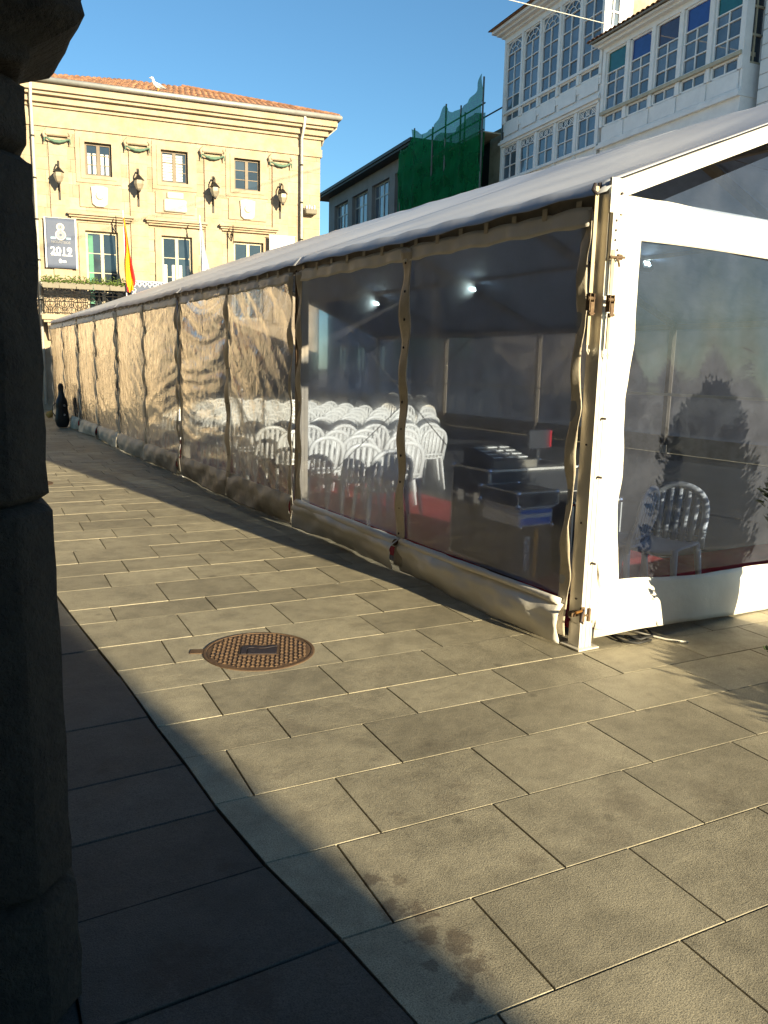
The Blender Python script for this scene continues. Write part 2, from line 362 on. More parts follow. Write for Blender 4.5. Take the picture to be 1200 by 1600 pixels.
    def mesh(s, name, mats, smooth=False):
        me = bpy.data.meshes.new(name); me.from_pydata(s.v, [], s.f); me.validate()
        mats = mats if isinstance(mats, (list, tuple)) else [mats]
        for m in mats: me.materials.append(MATS[m])
        if len(mats) > 1 and len(s.m) == len(me.polygons): me.polygons.foreach_set('material_index', s.m)
        if smooth: me.polygons.foreach_set('use_smooth', [True]*len(me.polygons))
        me.update(); return me
    def build(s, name, mats, parent=None, smooth=False):
        return link(name, s.mesh(name, mats, smooth), parent)
def link(name, me, parent=None, loc=None, rz=0):
    o = bpy.data.objects.new(name, me); col.objects.link(o)
    if parent is not None: o.parent = parent
    if loc is not None: o.location = loc
    if rz: o.rotation_euler = (0, 0, rz)
    return o
def thing(name, label, cat, loc=(0,0,0), rz=0, group=None):
    o = bpy.data.objects.new(name, None); col.objects.link(o); o.empty_display_size = 0.2
    o.location = loc; o.rotation_euler = (0, 0, rz)
    return tag(o, label, cat, group)
def tag(o, label, cat, group=None):
    o['label'] = label; o['category'] = cat
    if group: o['group'] = group
    return o
def struct(o): o['kind'] = 'structure'; return o
def stuff(o): o['kind'] = 'stuff'; return o
def copy_tree(root, loc=None, rz=None, label=None, group=None):
    r = root.copy(); col.objects.link(r)
    if loc is not None: r.location = loc
    if rz is not None: r.rotation_euler = (0, 0, rz)
    if label: r['label'] = label
    if group: r['group'] = group
    for ch in list(root.children):
        c = ch.copy(); col.objects.link(c); c.parent = r
        for g in list(ch.children):
            d = g.copy(); col.objects.link(d); d.parent = c
    return r
def wall_open(mb, x0, x1, z0, z1, ops, y0, y1, mi=0):
    xs = sorted({x0, x1, *[v for o in ops for v in (o[0], o[1]) if x0 < v < x1]})
    zs = sorted({z0, z1, *[v for o in ops for v in (o[2], o[3]) if z0 < v < z1]})
    for a, b in zip(xs, xs[1:]):
        run = None
        for c, d in zip(zs, zs[1:]):
            mx, mz = (a+b)/2, (c+d)/2
            hole = any(o[0] < mx < o[1] and o[2] < mz < o[3] for o in ops)
            if hole:
                if run: mb.box((a, y0, run[0]), (b, y1, run[1]), mi); run = None
            else: run = (run[0], d) if run else (c, d)
        if run: mb.box((a, y0, run[0]), (b, y1, run[1]), mi)

# ================================================================== GROUND
mb = MB(); mb.add([(-400,-400,-.03),(400,-400,-.03),(400,400,-.03),(-400,400,-.03)], [(0,1,2,3)])
struct(mb.build('ground', 'joint_dirt'))

pavement = bpy.data.objects.new('pavement', None); col.objects.link(pavement); struct(pavement)
PA = radians(3.77)
pavement.rotation_euler = (0, 0, -PA)     # local x = along the rows, local y = across them
BORD = [(-9, -2.22), (-1.84, -2.29), (-1.5, -2.32), (-1.06, -2.38), (-.63, -2.41), (-.23, -2.415), (.12, -2.43), (.78, -2.44), (1.62, -2.48), (2.44, -2.51), (30, -2.75)]
def border(y):
    for (a, xa), (b, xb) in zip(BORD, BORD[1:]):
        if a <= y <= b: return xa+(xb-xa)*(y-a)/(b-a)
    return -2.5
rows = [-2.41, -2.05, -1.64, -1.21, -.79, -.39, -.05, .36, .70, 1.10, 1.57, 1.89, 2.38, 2.78]
offs = [-1.33, -1.78, -2.05, -1.88, -2.21, -1.92, -2.13, -1.98, -2.19, -2.0, -2.37, -1.98, -2.29]
while rows[0] > -8:
    rows.insert(0, rows[0]-rnd.choice([.34, .41, .41])); offs.insert(0, -2.3+rnd.random()*.6)
while rows[-1] < 30:
    rows.append(rows[-1]+rnd.choice([.34, .41, .46])); offs.append(-2.3+rnd.random()*.6)
SL = 0.635; GAP = 0.0027
_sc = {}
def slab_mesh(wd, dp):
    key = (round(wd, 3), round(dp, 3))
    if key not in _sc:
        m = MB(); g = GAP; c = 0.0016
        def rg(d, z): return [(d,d,z),(wd-d,d,z),(wd-d,dp-d,z),(d,dp-d,z)]
        m.add(rg(g+c, 0)+rg(g, -c)+rg(g, -.028), [(0,1,2,3)]+[(i, 4+i, 4+(i+1) % 4, (i+1) % 4) for i in range(4)]+[(4+i, 8+i, 8+(i+1) % 4, 4+(i+1) % 4) for i in range(4)])
        _sc[key] = m.mesh('slab', 'granite_slab')
    return _sc[key]
far = MB(); nsl = 0
c_, s_ = cos(-PA), sin(-PA)
for (ya, yb), off in zip(zip(rows, rows[1:]), offs):
    x = off
    bx_ = [border((ya+yb)/2)]
    # local border abscissa for this row (rotate the world border into the row frame)
    ym = (ya+yb)/2
    wx = border(ym*c_ - (-2.4)*(-s_)); bl = wx*cos(PA) - ym*sin(PA)*0 ; bl = (wx - ym*sin(PA))/cos(PA)
    while x-SL > bl: x -= SL
    def bord_l(yl):
        xw = -2.45
        for _ in range(4):
            xw = border(yl*c_ + xw*s_)
        return (xw - yl*sin(PA))/cos(PA)
    cuts = [bl]
    k = 0
    while x < 16:
        if x > bl+.10: cuts.append(x)
        x += SL
    for xa, xb in zip(cuts, cuts[1:]):
        wxm = (xa+xb)/2*c_ - ym*s_; wym = (xa+xb)/2*s_ + ym*c_
        near = (-2.6 < wym < 6.5) and ((wym >= 0.2 and wxm < 0.45) or (wym < 0.2 and wxm < 1.9))
        if xa == bl:
            g = GAP; c = .0016; z = rnd.uniform(-.001, .001); q = [(bord_l(ya)+g, ya+g), (xb-g, ya+g), (xb-g, yb-g), (bord_l(yb)+g, yb-g)]
            mx_, my_ = sum(p[0] for p in q)/4, sum(p[1] for p in q)/4
            t_ = [(p[0]+(c if p[0] < mx_ else -c), p[1]+(c if p[1] < my_ else -c)) for p in q]
            mm = MB(); mm.add([(p[0], p[1], z) for p in t_]+[(p[0], p[1], z-.004) for p in q]+[(p[0], p[1], -.028) for p in q], [(0,1,2,3)]+[(i, 4+i, 4+(i+1) % 4, (i+1) % 4) for i in range(4)]+[(4+i, 8+i, 8+(i+1) % 4, 4+(i+1) % 4) for i in range(4)])
            mm.build('paving_slab', 'granite_slab', pavement); nsl += 1
        elif near and nsl < 290:
            o = link('paving_slab', slab_mesh(xb-xa, yb-ya), pavement, (xa, ya, rnd.uniform(-.0006, .0006)))
            o.rotation_euler = (rnd.uniform(-.0015, .0015), rnd.uniform(-.0015, .0015), 0); nsl += 1
        else:
            z = rnd.uniform(-.0008, .0008); g = GAP; c = .0016; t1, t2 = rnd.uniform(-.001, .001), rnd.uniform(-.001, .001)
            a0, a1, b0, b1 = xa+g, xb-g, ya+g, yb-g
            far.add([(a0+c,b0+c,z),(a1-c,b0+c,z+t1),(a1-c,b1-c,z+t1+t2),(a0+c,b1-c,z+t2),(a0,b0,z-.006),(a1,b0,z-.006),(a1,b1,z-.006),(a0,b1,z-.006)],
                    [(0,1,2,3)]+[(i, 4+i, 4+(i+1) % 4, (i+1) % 4) for i in range(4)])
stuff(far.build('far_slabs', 'granite_slab_far', pavement))

# slabs under the arcade, toned dark for its shade, west of the border joint
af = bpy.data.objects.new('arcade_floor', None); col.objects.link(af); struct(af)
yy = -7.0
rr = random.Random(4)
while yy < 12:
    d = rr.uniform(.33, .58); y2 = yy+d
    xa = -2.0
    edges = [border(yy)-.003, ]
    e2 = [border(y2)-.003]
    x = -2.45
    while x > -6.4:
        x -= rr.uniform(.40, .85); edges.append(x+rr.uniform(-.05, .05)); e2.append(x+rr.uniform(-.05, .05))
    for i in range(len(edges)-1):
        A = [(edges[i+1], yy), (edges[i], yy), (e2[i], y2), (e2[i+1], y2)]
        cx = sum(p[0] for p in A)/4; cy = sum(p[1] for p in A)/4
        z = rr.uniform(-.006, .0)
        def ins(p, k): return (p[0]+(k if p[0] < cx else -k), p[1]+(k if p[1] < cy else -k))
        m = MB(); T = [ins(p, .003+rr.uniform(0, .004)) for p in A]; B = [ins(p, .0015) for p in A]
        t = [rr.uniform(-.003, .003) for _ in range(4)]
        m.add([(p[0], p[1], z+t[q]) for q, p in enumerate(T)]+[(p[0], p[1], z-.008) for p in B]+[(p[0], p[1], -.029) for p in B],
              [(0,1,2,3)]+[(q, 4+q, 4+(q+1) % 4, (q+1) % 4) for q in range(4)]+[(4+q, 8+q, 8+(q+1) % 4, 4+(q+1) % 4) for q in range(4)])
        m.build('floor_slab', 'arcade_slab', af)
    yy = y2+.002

# ------------------------------------------------------------------ manhole covers
def manhole(loc, r, label, detail, rz):
    t = thing('manhole_cover', label, 'manhole', loc, rz)
    m = MB(); m.lathe([(r, -.025), (r, .004), (r-.006, .006), (r-.018, .006), (r-.019, .001), (r-.019, -.02)], n=48); m.build('rim', 'rust_iron', t)
    m = MB(); m.lathe([(r-.022, -.02), (r-.022, .003), (r-.03, .0045)], n=48); m.build('cover_plate', 'rust_iron', t)
    if detail:
        m = MB(); st = .0255
        for i in range(-12, 13):
            for j in range(-12, 13):
                x, y = i*st, j*st
                if x*x+y*y > (r-.04)**2 or (abs(x) < .115 and abs(y) < .085): continue
                a = (i+j) % 2; hl, hw = (.0105, .0048) if a else (.0048, .0105)
                z0, z1 = .0045, .0095
                m.add([(x-hl,y-hw,z0),(x+hl,y-hw,z0),(x+hl,y+hw,z0),(x-hl,y+hw,z0),(x-hl*.6,y-hw*.6,z1),(x+hl*.6,y-hw*.6,z1),(x+hl*.6,y+hw*.6,z1),(x-hl*.6,y+hw*.6,z1)],
                      [(4,5,6,7),(0,1,5,4),(1,2,6,5),(2,3,7,6),(3,0,4,7)])
        stuff(m.build('tread_pattern', 'rust_iron', t))
        m = MB(); m.box((-.112, -.082, .004), (.112, .082, .0075)); m.build('logo_field', 'rust_iron', t)
        # emblem: a squat letter R with a wavy stroke cut through it
        m = MB(); z0, z1 = .0075, .0115
        top = [(-.10, -.07), (-.10, .03), (-.085, .055), (-.05, .066), (-.01, .06), (.02, .048), (.045, .054), (.06, .066), (.10, .066), (.10, .052), (.06, .035), (.03, .022), (.0, .022), (-.03, .034), (-.06, .03), (-.07, .012), (-.07, -.07)]
        bot = [(-.062, -.07), (-.062, .0), (-.045, .02), (-.02, .018), (.01, .004), (.04, .004), (.07, .022), (.10, .042), (.10, -.07)]
        m.prism(top, z0, z1, 'z'); m.prism(bot, z0, z1, 'z'); m.build('emblem', 'iron_dark', t)
        m = MB()
        for a in (0.35, 3.35):
            m.box((cos(a)*.23-.03, sin(a)*.23-.012, .004), (cos(a)*.23+.03, sin(a)*.23+.012, .0062))
        m.build('lifting_slot', 'iron_dark', t)
        m = MB(); m.bbox((-r-.075, -.035, -.02), (-r+.01, .035, .004), .004); m.build('hinge_box', 'rust_iron', t)
    return t
manhole((-1.665, .82, -.001), .315, 'round rusty cast iron manhole cover with dark R emblem set in the paving', True, -.42)
manhole((-2.05, 8.0, .003), .30, 'small flat round utility cover in sunlit paving beside the tent shadow', False, 0)

# ================================================================== PILLAR AND ARCADE
def oct_ring(cx, cy, h, ch, z, jit=0.0, rr=rnd, n=5):
    base = [(-h+ch,-h),(h-ch,-h),(h,-h+ch),(h,h-ch),(h-ch,h),(-h+ch,h),(-h,h-ch),(-h,-h+ch)]
    pts = []
    for i in range(8):
        a, b = base[i], base[(i+1) % 8]
        k = n if i % 2 == 0 else 2
        for q in range(k):
            t = q/k; x = a[0]+(b[0]-a[0])*t; y = a[1]+(b[1]-a[1])*t
            f = 1+jit*rr.uniform(-1, 1)
            pts.append((cx+x*f, cy+y*f, z+jit*.02*rr.uniform(-1, 1)))
    return pts
def drum(parent, name, cx, cy, prof, rr, jit=.006):
    """prof: list of (half width, chamfer, z)"""
    m = MB(); rings = [oct_ring(cx, cy, h, c, z, jit, rr) for h, c, z in prof]; n = len(rings[0])
    vs = [p for r in rings for p in r]
    fs = [(i*n+j, i*n+(j+1) % n, (i+1)*n+(j+1) % n, (i+1)*n+j) for i in range(len(rings)-1) for j in range(n)]
    fs += [tuple(range(n-1, -1, -1)), tuple((len(rings)-1)*n+j for j in range(n))]
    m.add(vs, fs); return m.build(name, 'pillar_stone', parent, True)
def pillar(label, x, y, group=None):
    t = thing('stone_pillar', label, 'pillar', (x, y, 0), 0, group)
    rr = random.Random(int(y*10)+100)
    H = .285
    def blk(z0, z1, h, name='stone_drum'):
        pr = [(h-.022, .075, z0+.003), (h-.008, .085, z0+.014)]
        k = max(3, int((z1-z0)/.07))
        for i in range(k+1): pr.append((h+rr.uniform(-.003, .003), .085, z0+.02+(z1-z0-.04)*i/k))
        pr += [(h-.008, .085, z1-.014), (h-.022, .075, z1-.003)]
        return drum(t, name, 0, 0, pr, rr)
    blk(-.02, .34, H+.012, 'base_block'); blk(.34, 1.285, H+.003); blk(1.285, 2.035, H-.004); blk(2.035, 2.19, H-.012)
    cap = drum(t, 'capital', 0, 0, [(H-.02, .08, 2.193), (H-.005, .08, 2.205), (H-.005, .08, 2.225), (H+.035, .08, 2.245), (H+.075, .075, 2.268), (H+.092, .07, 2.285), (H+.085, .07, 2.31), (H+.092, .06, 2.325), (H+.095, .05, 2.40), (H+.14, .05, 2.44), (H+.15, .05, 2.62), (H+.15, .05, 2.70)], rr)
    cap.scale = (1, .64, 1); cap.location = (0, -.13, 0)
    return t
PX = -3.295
pillar('shade-toned weathered stone pillar with flared capital rising beside the shaded flagstones', PX, -1.14)
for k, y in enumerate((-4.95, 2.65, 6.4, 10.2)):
    pillar('shade-toned stone arcade pillar standing in line under the arcade building', PX, y, 'further arcade pillars')
ab = thing('arcade_building', 'stone building carried on the arcade pillars', 'building', (0, 0, 0))
m = MB(); m.box((-3.02-.55, -9, 2.70), (-3.03, 12.4, 3.2)); m.build('lintel', 'arcade_wall', ab)
m = MB(); wall_open(m, -9, 12.4, 3.2, 8.4, [(y, y+1.0, 4.2, 6.2) for y in (-7.6, -4.6, -1.6, 1.4, 4.4, 8.2)], 0, .5)
m.xf(Matrix(((0,-1,0,-3.02),(1,0,0,0),(0,0,1,0),(0,0,0,1)))); m.build('wall', 'arcade_wall', ab)
m = MB(); m.box((-8.5, -9, 3.2), (-3.55, 12.4, 3.4)); m.build('ceiling', 'arcade_wall', ab)
m = MB(); m.box((-6.6, -9, -.02), (-6.3, 12.4, 3.2)); m.box((-6.3, 12.1, -.02), (-3.6, 12.4, 3.2)); m.build('back_wall', 'arcade_wall', ab)  # end wall added unseen, arcade lengthened, to block reflections in the plastic
m = MB(); m.box((-8.5, -9, 8.4), (-2.8, 12.4, 8.65)); m.build('roof_slab', 'roof_tile', ab)
for y in (-7.6, -4.6, -1.6, 1.4, 4.4, 8.2):
    f = MB(); f.box((-3.35, y, 4.2), (-3.3, y+.06, 6.2)); f.box((-3.35, y+.94, 4.2), (-3.3, y+1, 6.2)); f.box((-3.35, y+.06, 6.12), (-3.3, y+.94, 6.2)); f.box((-3.35, y+.47, 4.2), (-3.3, y+.53, 6.12))
    fo = f.build('window', 'white_paint', ab); g = MB(); g.box((-3.34, y+.06, 4.2), (-3.33, y+.94, 6.12)); g.build('pane', 'window_glass', fo)
# the house further down the street whose corner shades the near flagstones
sb = thing('corner_house', 'stone corner house down the street with shuttered windows', 'building', (0, 0, 0))
SBX = -2.03 + .1383*13.5
m = MB(); wall_open(m, -14, SBX, 0, 8.6, [(x, x+1, z, z+1.7) for x in (-4.6, -2.2) for z in (1.0, 4.6)], -15.9, -15.5); m.box((-14, -24, 0), (SBX, -15.9, 8.6)); m.build('wall', 'town_stone', sb)
m = MB(); m.box((-14, -24.2, 8.6), (SBX-.02, -15.4, 8.75)); m.build('roof', 'roof_tile', sb)
for x in (-4.6, -2.2):
    for z in (1.0, 4.6):
        m = MB(); m.box((x, -15.7, z), (x+1, -15.64, z+1.7)); m.build('window', 'wood_brown', sb)

# ================================================================== MARQUEE
TL, TW, EH, SLP = 20.0, 10.0, 2.50, 0.385
tent = thing('marquee', 'long white frame tent with clear plastic walls set up on the paving', 'tent')
mem = bpy.data.objects.new
def post_mesh(zb):
    m = MB(); m.box((0, 0, zb), (.10, .10, EH+.04))
    for k in (.03, .065): m.box((k-.004, -.004, zb), (k+.004, .0, EH))       # keder grooves as thin ribs
    return m
def post(x, y, flipx=False, simple_base=False):
    m = post_mesh(.17)
    if flipx: m.xf(Matrix.Diagonal((-1, 1, 1, 1)))
    m.xf(Matrix.Translation((x, y, 0)))
    o = m.build('post', 'aluminium' if y < 1 else 'alu_shade_tone', tent)
    s = -1 if flipx else 1
    b = MB()
    b.box((min(0, .10*s)-.03, -.03, .003), (max(0, .10*s)+.03, .13, .012))
    for (bx0, bx1) in ((.002, .018), (.022, .046), (.052, .078), (.082, .098)):
        b.box((min(bx0*s, bx1*s), .004, .012), (max(bx0*s, bx1*s), .096, .15))
    b.box((min(.006*s, .094*s), .0095, .014), (max(.006*s, .094*s), .09, .168))
    b.xf(Matrix.Translation((x, y, 0))); b.build('base_shoe', 'aluminium', tent)
    return o
for k in range(6):
    post(0, 4*k if k < 5 else TL-.1); post(TW, 4*k if k < 5 else TL-.1, True)
# eave beams, rafters, ridge, purlins
for k in range(5):
    y0, y1 = 4*k+.10, min(4*k+4.0, TL-.1)
    for x0, x1 in ((.0, .085), (TW-.085, TW)):
        m = MB(); m.box((x0, y0, EH-.005), (x1, y1, EH+.075)); m.box((x0+.02, y0, EH-.03), (x1-.02, y1, EH-.005)); m.build('eave_beam', 'alu_shade_tone', tent)
    for xx in (2.5, 7.5):
        z = EH+.06+SLP*min(xx, TW-xx)-(.17 if xx < 5 else 0); m = MB(); m.box((xx-.03, y0, z-.06), (xx+.03, y1, z)); m.build('purlin', 'alu_shade_tone', tent)
    zr = EH+.03+SLP*5; m = MB(); m.box((4.96, y0, zr-.05), (5.04, y1, zr+.02)); m.build('ridge_beam', 'alu_shade_tone', tent)
nx, nz = -SLP/sqrt(1+SLP**2), 1/sqrt(1+SLP**2)
for k in range(6):
    yc = 4*k+.05 if 0 < k < 5 else (.04 if k == 0 else TL-.05)
    for sgn in (0, 1):
        a = Vector((0.02, 0, EH+.05)); b = Vector((5, 0, EH+.05+SLP*4.98)); n = Vector((nx, 0, nz))
        q = [a-n*.045, b-n*.045, b+n*.045, a+n*.045]
        poly = [(p.x if not sgn else TW-p.x, p.z) for p in q]
        hw = .055
        m = MB(); m.prism(poly, yc-hw, yc+hw, 'y')
        q2 = [a+n*.005, b+n*.005, b+n*.015, a+n*.015]
        if k == 0: m.prism([(p.x if not sgn else TW-p.x, p.z) for p in q2], yc-hw-.006, yc-hw, 'y')
        m.build('rafter', 'aluminium' if k in (0, 5) else 'alu_shade_tone', tent)
# roof covers, one length of sheet per bay, sagging between the rafters
def roof_z(x, y):
    xx = min(x, TW-x); t = (y % 4)/4 if y < TL else 0
    z = EH+.105+SLP*xx
    sag = sin(pi*t)**2
    z -= (.165 if x < 5 else .05)*sag*sin(pi*max(0, min(1, xx/5)))**.8
    z += .010*sin(5.2*y+1.1*xx)*sin(2.1*xx)*sag + .006*sin(13*y+.7*xx)*(1 if xx < .8 else .3)
    return z
for k in range(5):
    def fn(u, v):
        y = 4*k-.02+4.02*v; y = max(-.03, min(TL+.03, y)); X = u*(TW+.16)-.08
        yl = 4*k+4*v
        xx = min(X, TW-X)
        if xx >= 0: z = roof_z(X, yl+1e-6 if v < 1 else yl-1e-6)
        else:
            s = 1 if X < 0 else -1; d = -xx
            sag = sin(pi*v)**2
            z = EH+.105-.006*sin(13*yl)-.45*d-d*d*4-.022*sag
            X = X+s*d*.45
        return (X, y, z)
    m = MB(); m.sheet(fn, 96, 44, .003, (0, 0, -1), 0, 1); m.build('roof_cover', ['pvc_roof', 'pvc_roof_inner'], tent, True)

# ---- side walls: each 2 m panel hangs from the eave beam
PAN = {  # panel: (amplitudes) vertical folds, horizontal sag folds, diagonal folds
 0: (.0008, .0004, .0008), 1: (.0008, .0005, .0012), 2: (.0015, .003, .0085), 3: (.001, .0095, .0015), 4: (.002, .005, .003),
 5: (.0022, .0042, .0045), 6: (.002, .003, .003), 7: (.004, .002, .004), 8: (.004, .0015, .0015), 9: (.0035, .0015, .0015)}
CREASE = {2: (radians(38), 4.2, .8, .0075, .0), 3: (radians(4), 4.6, .55, .0095, .0), 4: (radians(-12), 4.4, .9, .0060, .0015), 5: (radians(25), 4.0, 1.0, .0055, .002),
          6: (radians(8), 3.6, .9, .0045, .002), 7: (radians(62), 4.4, .8, .0060, .003), 8: (radians(75), 4.0, .8, .0035, .004), 9: (radians(80), 4.0, .8, .003, .004)}
def disp(k, y, z):
    av, ah, ad = PAN[k]
    u = (y-2*k)/2.0; s = 1.7*k
    edge = min(1, min(u, 1-u)*7+.25)
    if k < 2:
        d = av*(sin(9*u*2+s+1.3*sin(2.1*z+s))+.6*sin(23*u+2*s+.8*z)) + 1.5*ad*noise.noise(Vector((u*2.2+s, z*2.0, s)))
    else:
        th, fy, fx, am, vs_ = CREASE[k]
        sag = .30*(u-.5)**2*2 if k == 3 else .12*(u-.5)**2
        a_, z_ = 2*u, z-sag
        px, py = a_*cos(th)+z_*sin(th), -a_*sin(th)+z_*cos(th)
        wr = noise.noise(Vector((px*.9, py*1.1, s*3)))*.55
        def rdg(x, y, q): return 1-2.2*abs(noise.noise(Vector((x, y, q))))
        am *= 2.4 if k < 4 else 1.9
        d = am*rdg(px*fx, (py+wr*.3)*fy, s*5)+.45*am*rdg(px*fx*2.1+4, (py+wr*.2)*fy*2.0, s*7+3)
        d += .0045*noise.noise(Vector((a_*1.6, z*1.6, s)))+vs_*rdg(a_*5.5+.6*wr, z*.7, s*9)
        d += .0012*noise.noise(Vector((a_*11, z*11, s)))
        d *= .45+.55*min(1, max(0, (z-.25)*1.6))
    return -.012-d*edge-.03*sin(pi*u)*sin(pi*min(1, z/2.5))**1.5*(.08 if k < 2 else 1)
WZ0, WZ1 = .30, 2.415
def wavy(z, s): return .020*noise.noise(Vector((z*3.1, s*3, 1.5)))+.012*noise.noise(Vector((z*8.3, s*5, 4.5)))
for k in range(10):
    Y0 = 2*k+(.115 if k % 2 == 0 else .0); Y1 = 2*k+2-(.0 if k % 2 == 0 else .015)
    wp = bpy.data.objects.new('wall_panel', None); col.objects.link(wp); wp.parent = tent
    hem0 = .012
    m = MB()
    m.grid(lambda u, v: (disp(k, Y0+(Y1-Y0)*u, WZ0+(WZ1-WZ0)*v), Y0+(Y1-Y0)*u, WZ0-.01+(WZ1-WZ0+.02)*v), 60, 76)
    m.f = [f[::-1] for f in m.f]
    m.build('clear_window', 'clear_film' if k < 2 else 'clear_film_crinkled', wp, True)
    # bottom skirt: bulges, creases, drags on the ground; panel 1 is rolled
    roll = {0: .5, 1: 1.0}.get(k, .25)
    def hem(u, v):
        y = Y0+(Y1-Y0)*u
        zt = WZ0+.005 if k > 1 else WZ0-.02
        lift = .02*sin(3.1*u+k)+.014*sin(9*u+1.7*k)
        zb = .012+max(0, lift)*(.6 if k > 0 else .3)
        z = zb+(zt-zb)*v
        bul = sin(pi*min(1, max(0, v)))**1.3
        d = disp(k, y, WZ0)*v-.004
        d -= (.055+.02*sin(4*u+k)+.018*sin(11*u+2*k))*bul*(1.0 if k < 2 else .8)
        d -= .045*roll*max(0, sin(pi*(v-.55)/.45))**1.0 if v > .55 else 0
        d -= (.05+.035*sin(5*u+2.2*k))*(1-v)**2
        d -= .006*sin(24*u+6*v+k)+.004*sin(47*u-9*v)
        return (d, y, z)
    m = MB(); m.sheet(hem, 48, 16, .003, (1, 0, 0)); m.build('skirt', 'pvc_dirty' if k > 1 else 'pvc_white', wp, True)
    if k < 2:
        m = MB()
        pts = []
        for i in range(25):
            u = i/24; y = Y0+.02+(Y1-Y0-.05)*u; pts.append((-.045-.012*sin(5*u+k), y, WZ0-.035+.008*sin(6*u)-.02*(1-u)*(k == 1)))
        m.path(pts, [.036 if k == 1 else .022]*25, 12); m.build('rolled_edge', 'pvc_white', wp, True)
        if k == 1:
            m = MB(); m.tube((pts[0][0], pts[0][1]-.003, pts[0][2]), (pts[0][0], pts[0][1]+.002, pts[0][2]), .028, 12); m.build('roll_opening', 'steel_rusty', wp)
    # gathered top strip with hanging tabs; light shows between them
    m = MB(); m.sheet(lambda u, v: (disp(k, Y0+(Y1-Y0)*u, 2.40)*(1-v)-.014-.005*sin(60*u+k)*(1-v)-.004*sin(23*u), Y0+(Y1-Y0)*u, WZ1-.03+(.10+.012*abs(sin(pi*u*6)))*v-.006*sin(29*u+k)*(1-v)), 60, 4, .002, (1, 0, 0))
    m.build('top_strip', 'pvc_white', wp, True)
    if k == 0: tabm = MB().box((-.016, -.02, WZ1+.05), (-.012, .02, EH+.03)).mesh('hanging_tab', 'pvc_dirty')
    for i in range(7): link('hanging_tab', tabm, wp, (0, Y0+.10+(Y1-Y0-.2)*i/6, 0))
    # side flaps
    def flap(ya, yb, s, name='edge_flap', mat='pvc_dirty', xo=-.018):
        m = MB(); m.sheet(lambda u, v: (xo-.010*sin(13*v*2.4+s)*(.3+u)-.006*sin(29*v+s+2*u)+disp(k, max(2*k, min(2*k+2, ya)), .12+2.33*v)*.6, ya+(yb-ya)*u+(wavy(2.4*v, s)*(u if ya > 4*(k//2)+1.5 and name == 'edge_flap' else (u-.5)*2)), .06+2.41*v), 5, 70, .003, (1, 0, 0))
        return m.build(name, mat, wp, True)
    if k % 2 == 0:
        flap(Y0-.012, Y0+.06, k*1.3)
        fo = flap(2*k+1.935, 2*k+2.06, k*2.1+1, 'lacing_flap', 'pvc_dirty', -.026)
        m = MB()
        for i in range(11):
            z = .32+2.05*i/10; m.lathe([(.010, -.003), (.010, .003), (.004, .004)], n=8)
            n = 24
            for q in range(len(m.v)-n, len(m.v)): x_, y_, z_ = m.v[q]; m.v[q] = (-.040-z_, 2*k+1.995+x_, z+y_)
        stuff(m.build('eyelets', 'iron_dark', wp))
    else:
        flap(Y1-.085, Y1+.005, k*1.7+.5, mat='pvc_dirty')
# opposite side wall and far end: same sheet, plainer
for k in range(5):
    wp = bpy.data.objects.new('wall_panel', None); col.objects.link(wp); wp.parent = tent
    m = MB(); m.grid(lambda u, v: (TW-.01+.008*sin(9*u+k)*sin(5*v), 4*k+.1+3.9*u, .36+2.12*v), 20, 12); m.build('clear_window', 'clear_film', wp, True)
    m = MB(); m.sheet(lambda u, v: (TW-.012, 4*k+.1+3.9*u, .01+.35*v), 8, 2, .003, (1, 0, 0)); m.build('skirt', 'pvc_dirty', wp)
m = MB(); m.box((TW-.12, .1, 1.16), (TW-.085, TL-.1, 1.215)); m.build('side_rail', 'aluminium', tent)
m = MB(); m.sheet(lambda u, v: (.1+9.8*u, TL-.04, .01+.4*v), 12, 2, .003, (0, 1, 0)); m.build('end_skirt', 'pvc_dirty', tent)
m = MB(); m.grid(lambda u, v: (.1+9.8*u, TL-.04+.01*sin(12*u), .4+2.1*v), 24, 8); m.build('clear_window', 'clear_film', tent, True)
m = MB(); m.add([(.1, TL-.04, 2.5), (9.9, TL-.04, 2.5), (5, TL-.04, 4.45)], [(0, 1, 2)]); m.build('clear_gable', 'clear_film', tent)

# ---- front gable
gp = bpy.data.objects.new('gable_panel', None); col.objects.link(gp); gp.parent = tent
GY = .035
def gd(x, z): return .006*sin(6*x+1.2*sin(2*z))+.004*sin(17*x+3*z)+.008*sin(2.2*x)*sin(1.3*z)
GX0 = .245
for (xa, xb) in ((GX0, 5.0), (5.0, 9.85)):
    m = MB(); m.grid(lambda u, v: (xa+(xb-xa)*u, GY+gd(xa+(xb-xa)*u, .36+2*v), .36+2.0*v), 90, 30); m.build('clear_window', 'clear_film_gable', gp, True)
m = MB(); m.sheet(lambda u, v: (.115+9.77*u, GY-.012-.02*sin(pi*v)+gd(.1+9.8*u, 0)*.7-.05*(1-v)**2*(.5+.5*sin(3*u*9)), .035+.02*sin(u*30)-.03*min(1, u*6)+.02+(.33-.04*sin(u*20)**2)*v), 120, 10, .003, (0, 1, 0)); m.build('skirt', 'pvc_white', gp, True)
m = MB(); m.sheet(lambda u, v: (.235+9.6*u, GY-.014-.014*sin(pi*v)+.006*sin(40*u+4*v), 2.325+.006*sin(33*u)+.215*v+.008*sin(70*u)*v), 120, 6, .003, (0, 1, 0)); m.build('top_band', 'pvc_white', gp, True)
m = MB(); m.add([(.40, GY, 2.545), (9.6, GY, 2.545), (5, GY, 4.40)], [(0, 1, 2)]); m.build('clear_gable', 'clear_film_gable', gp)
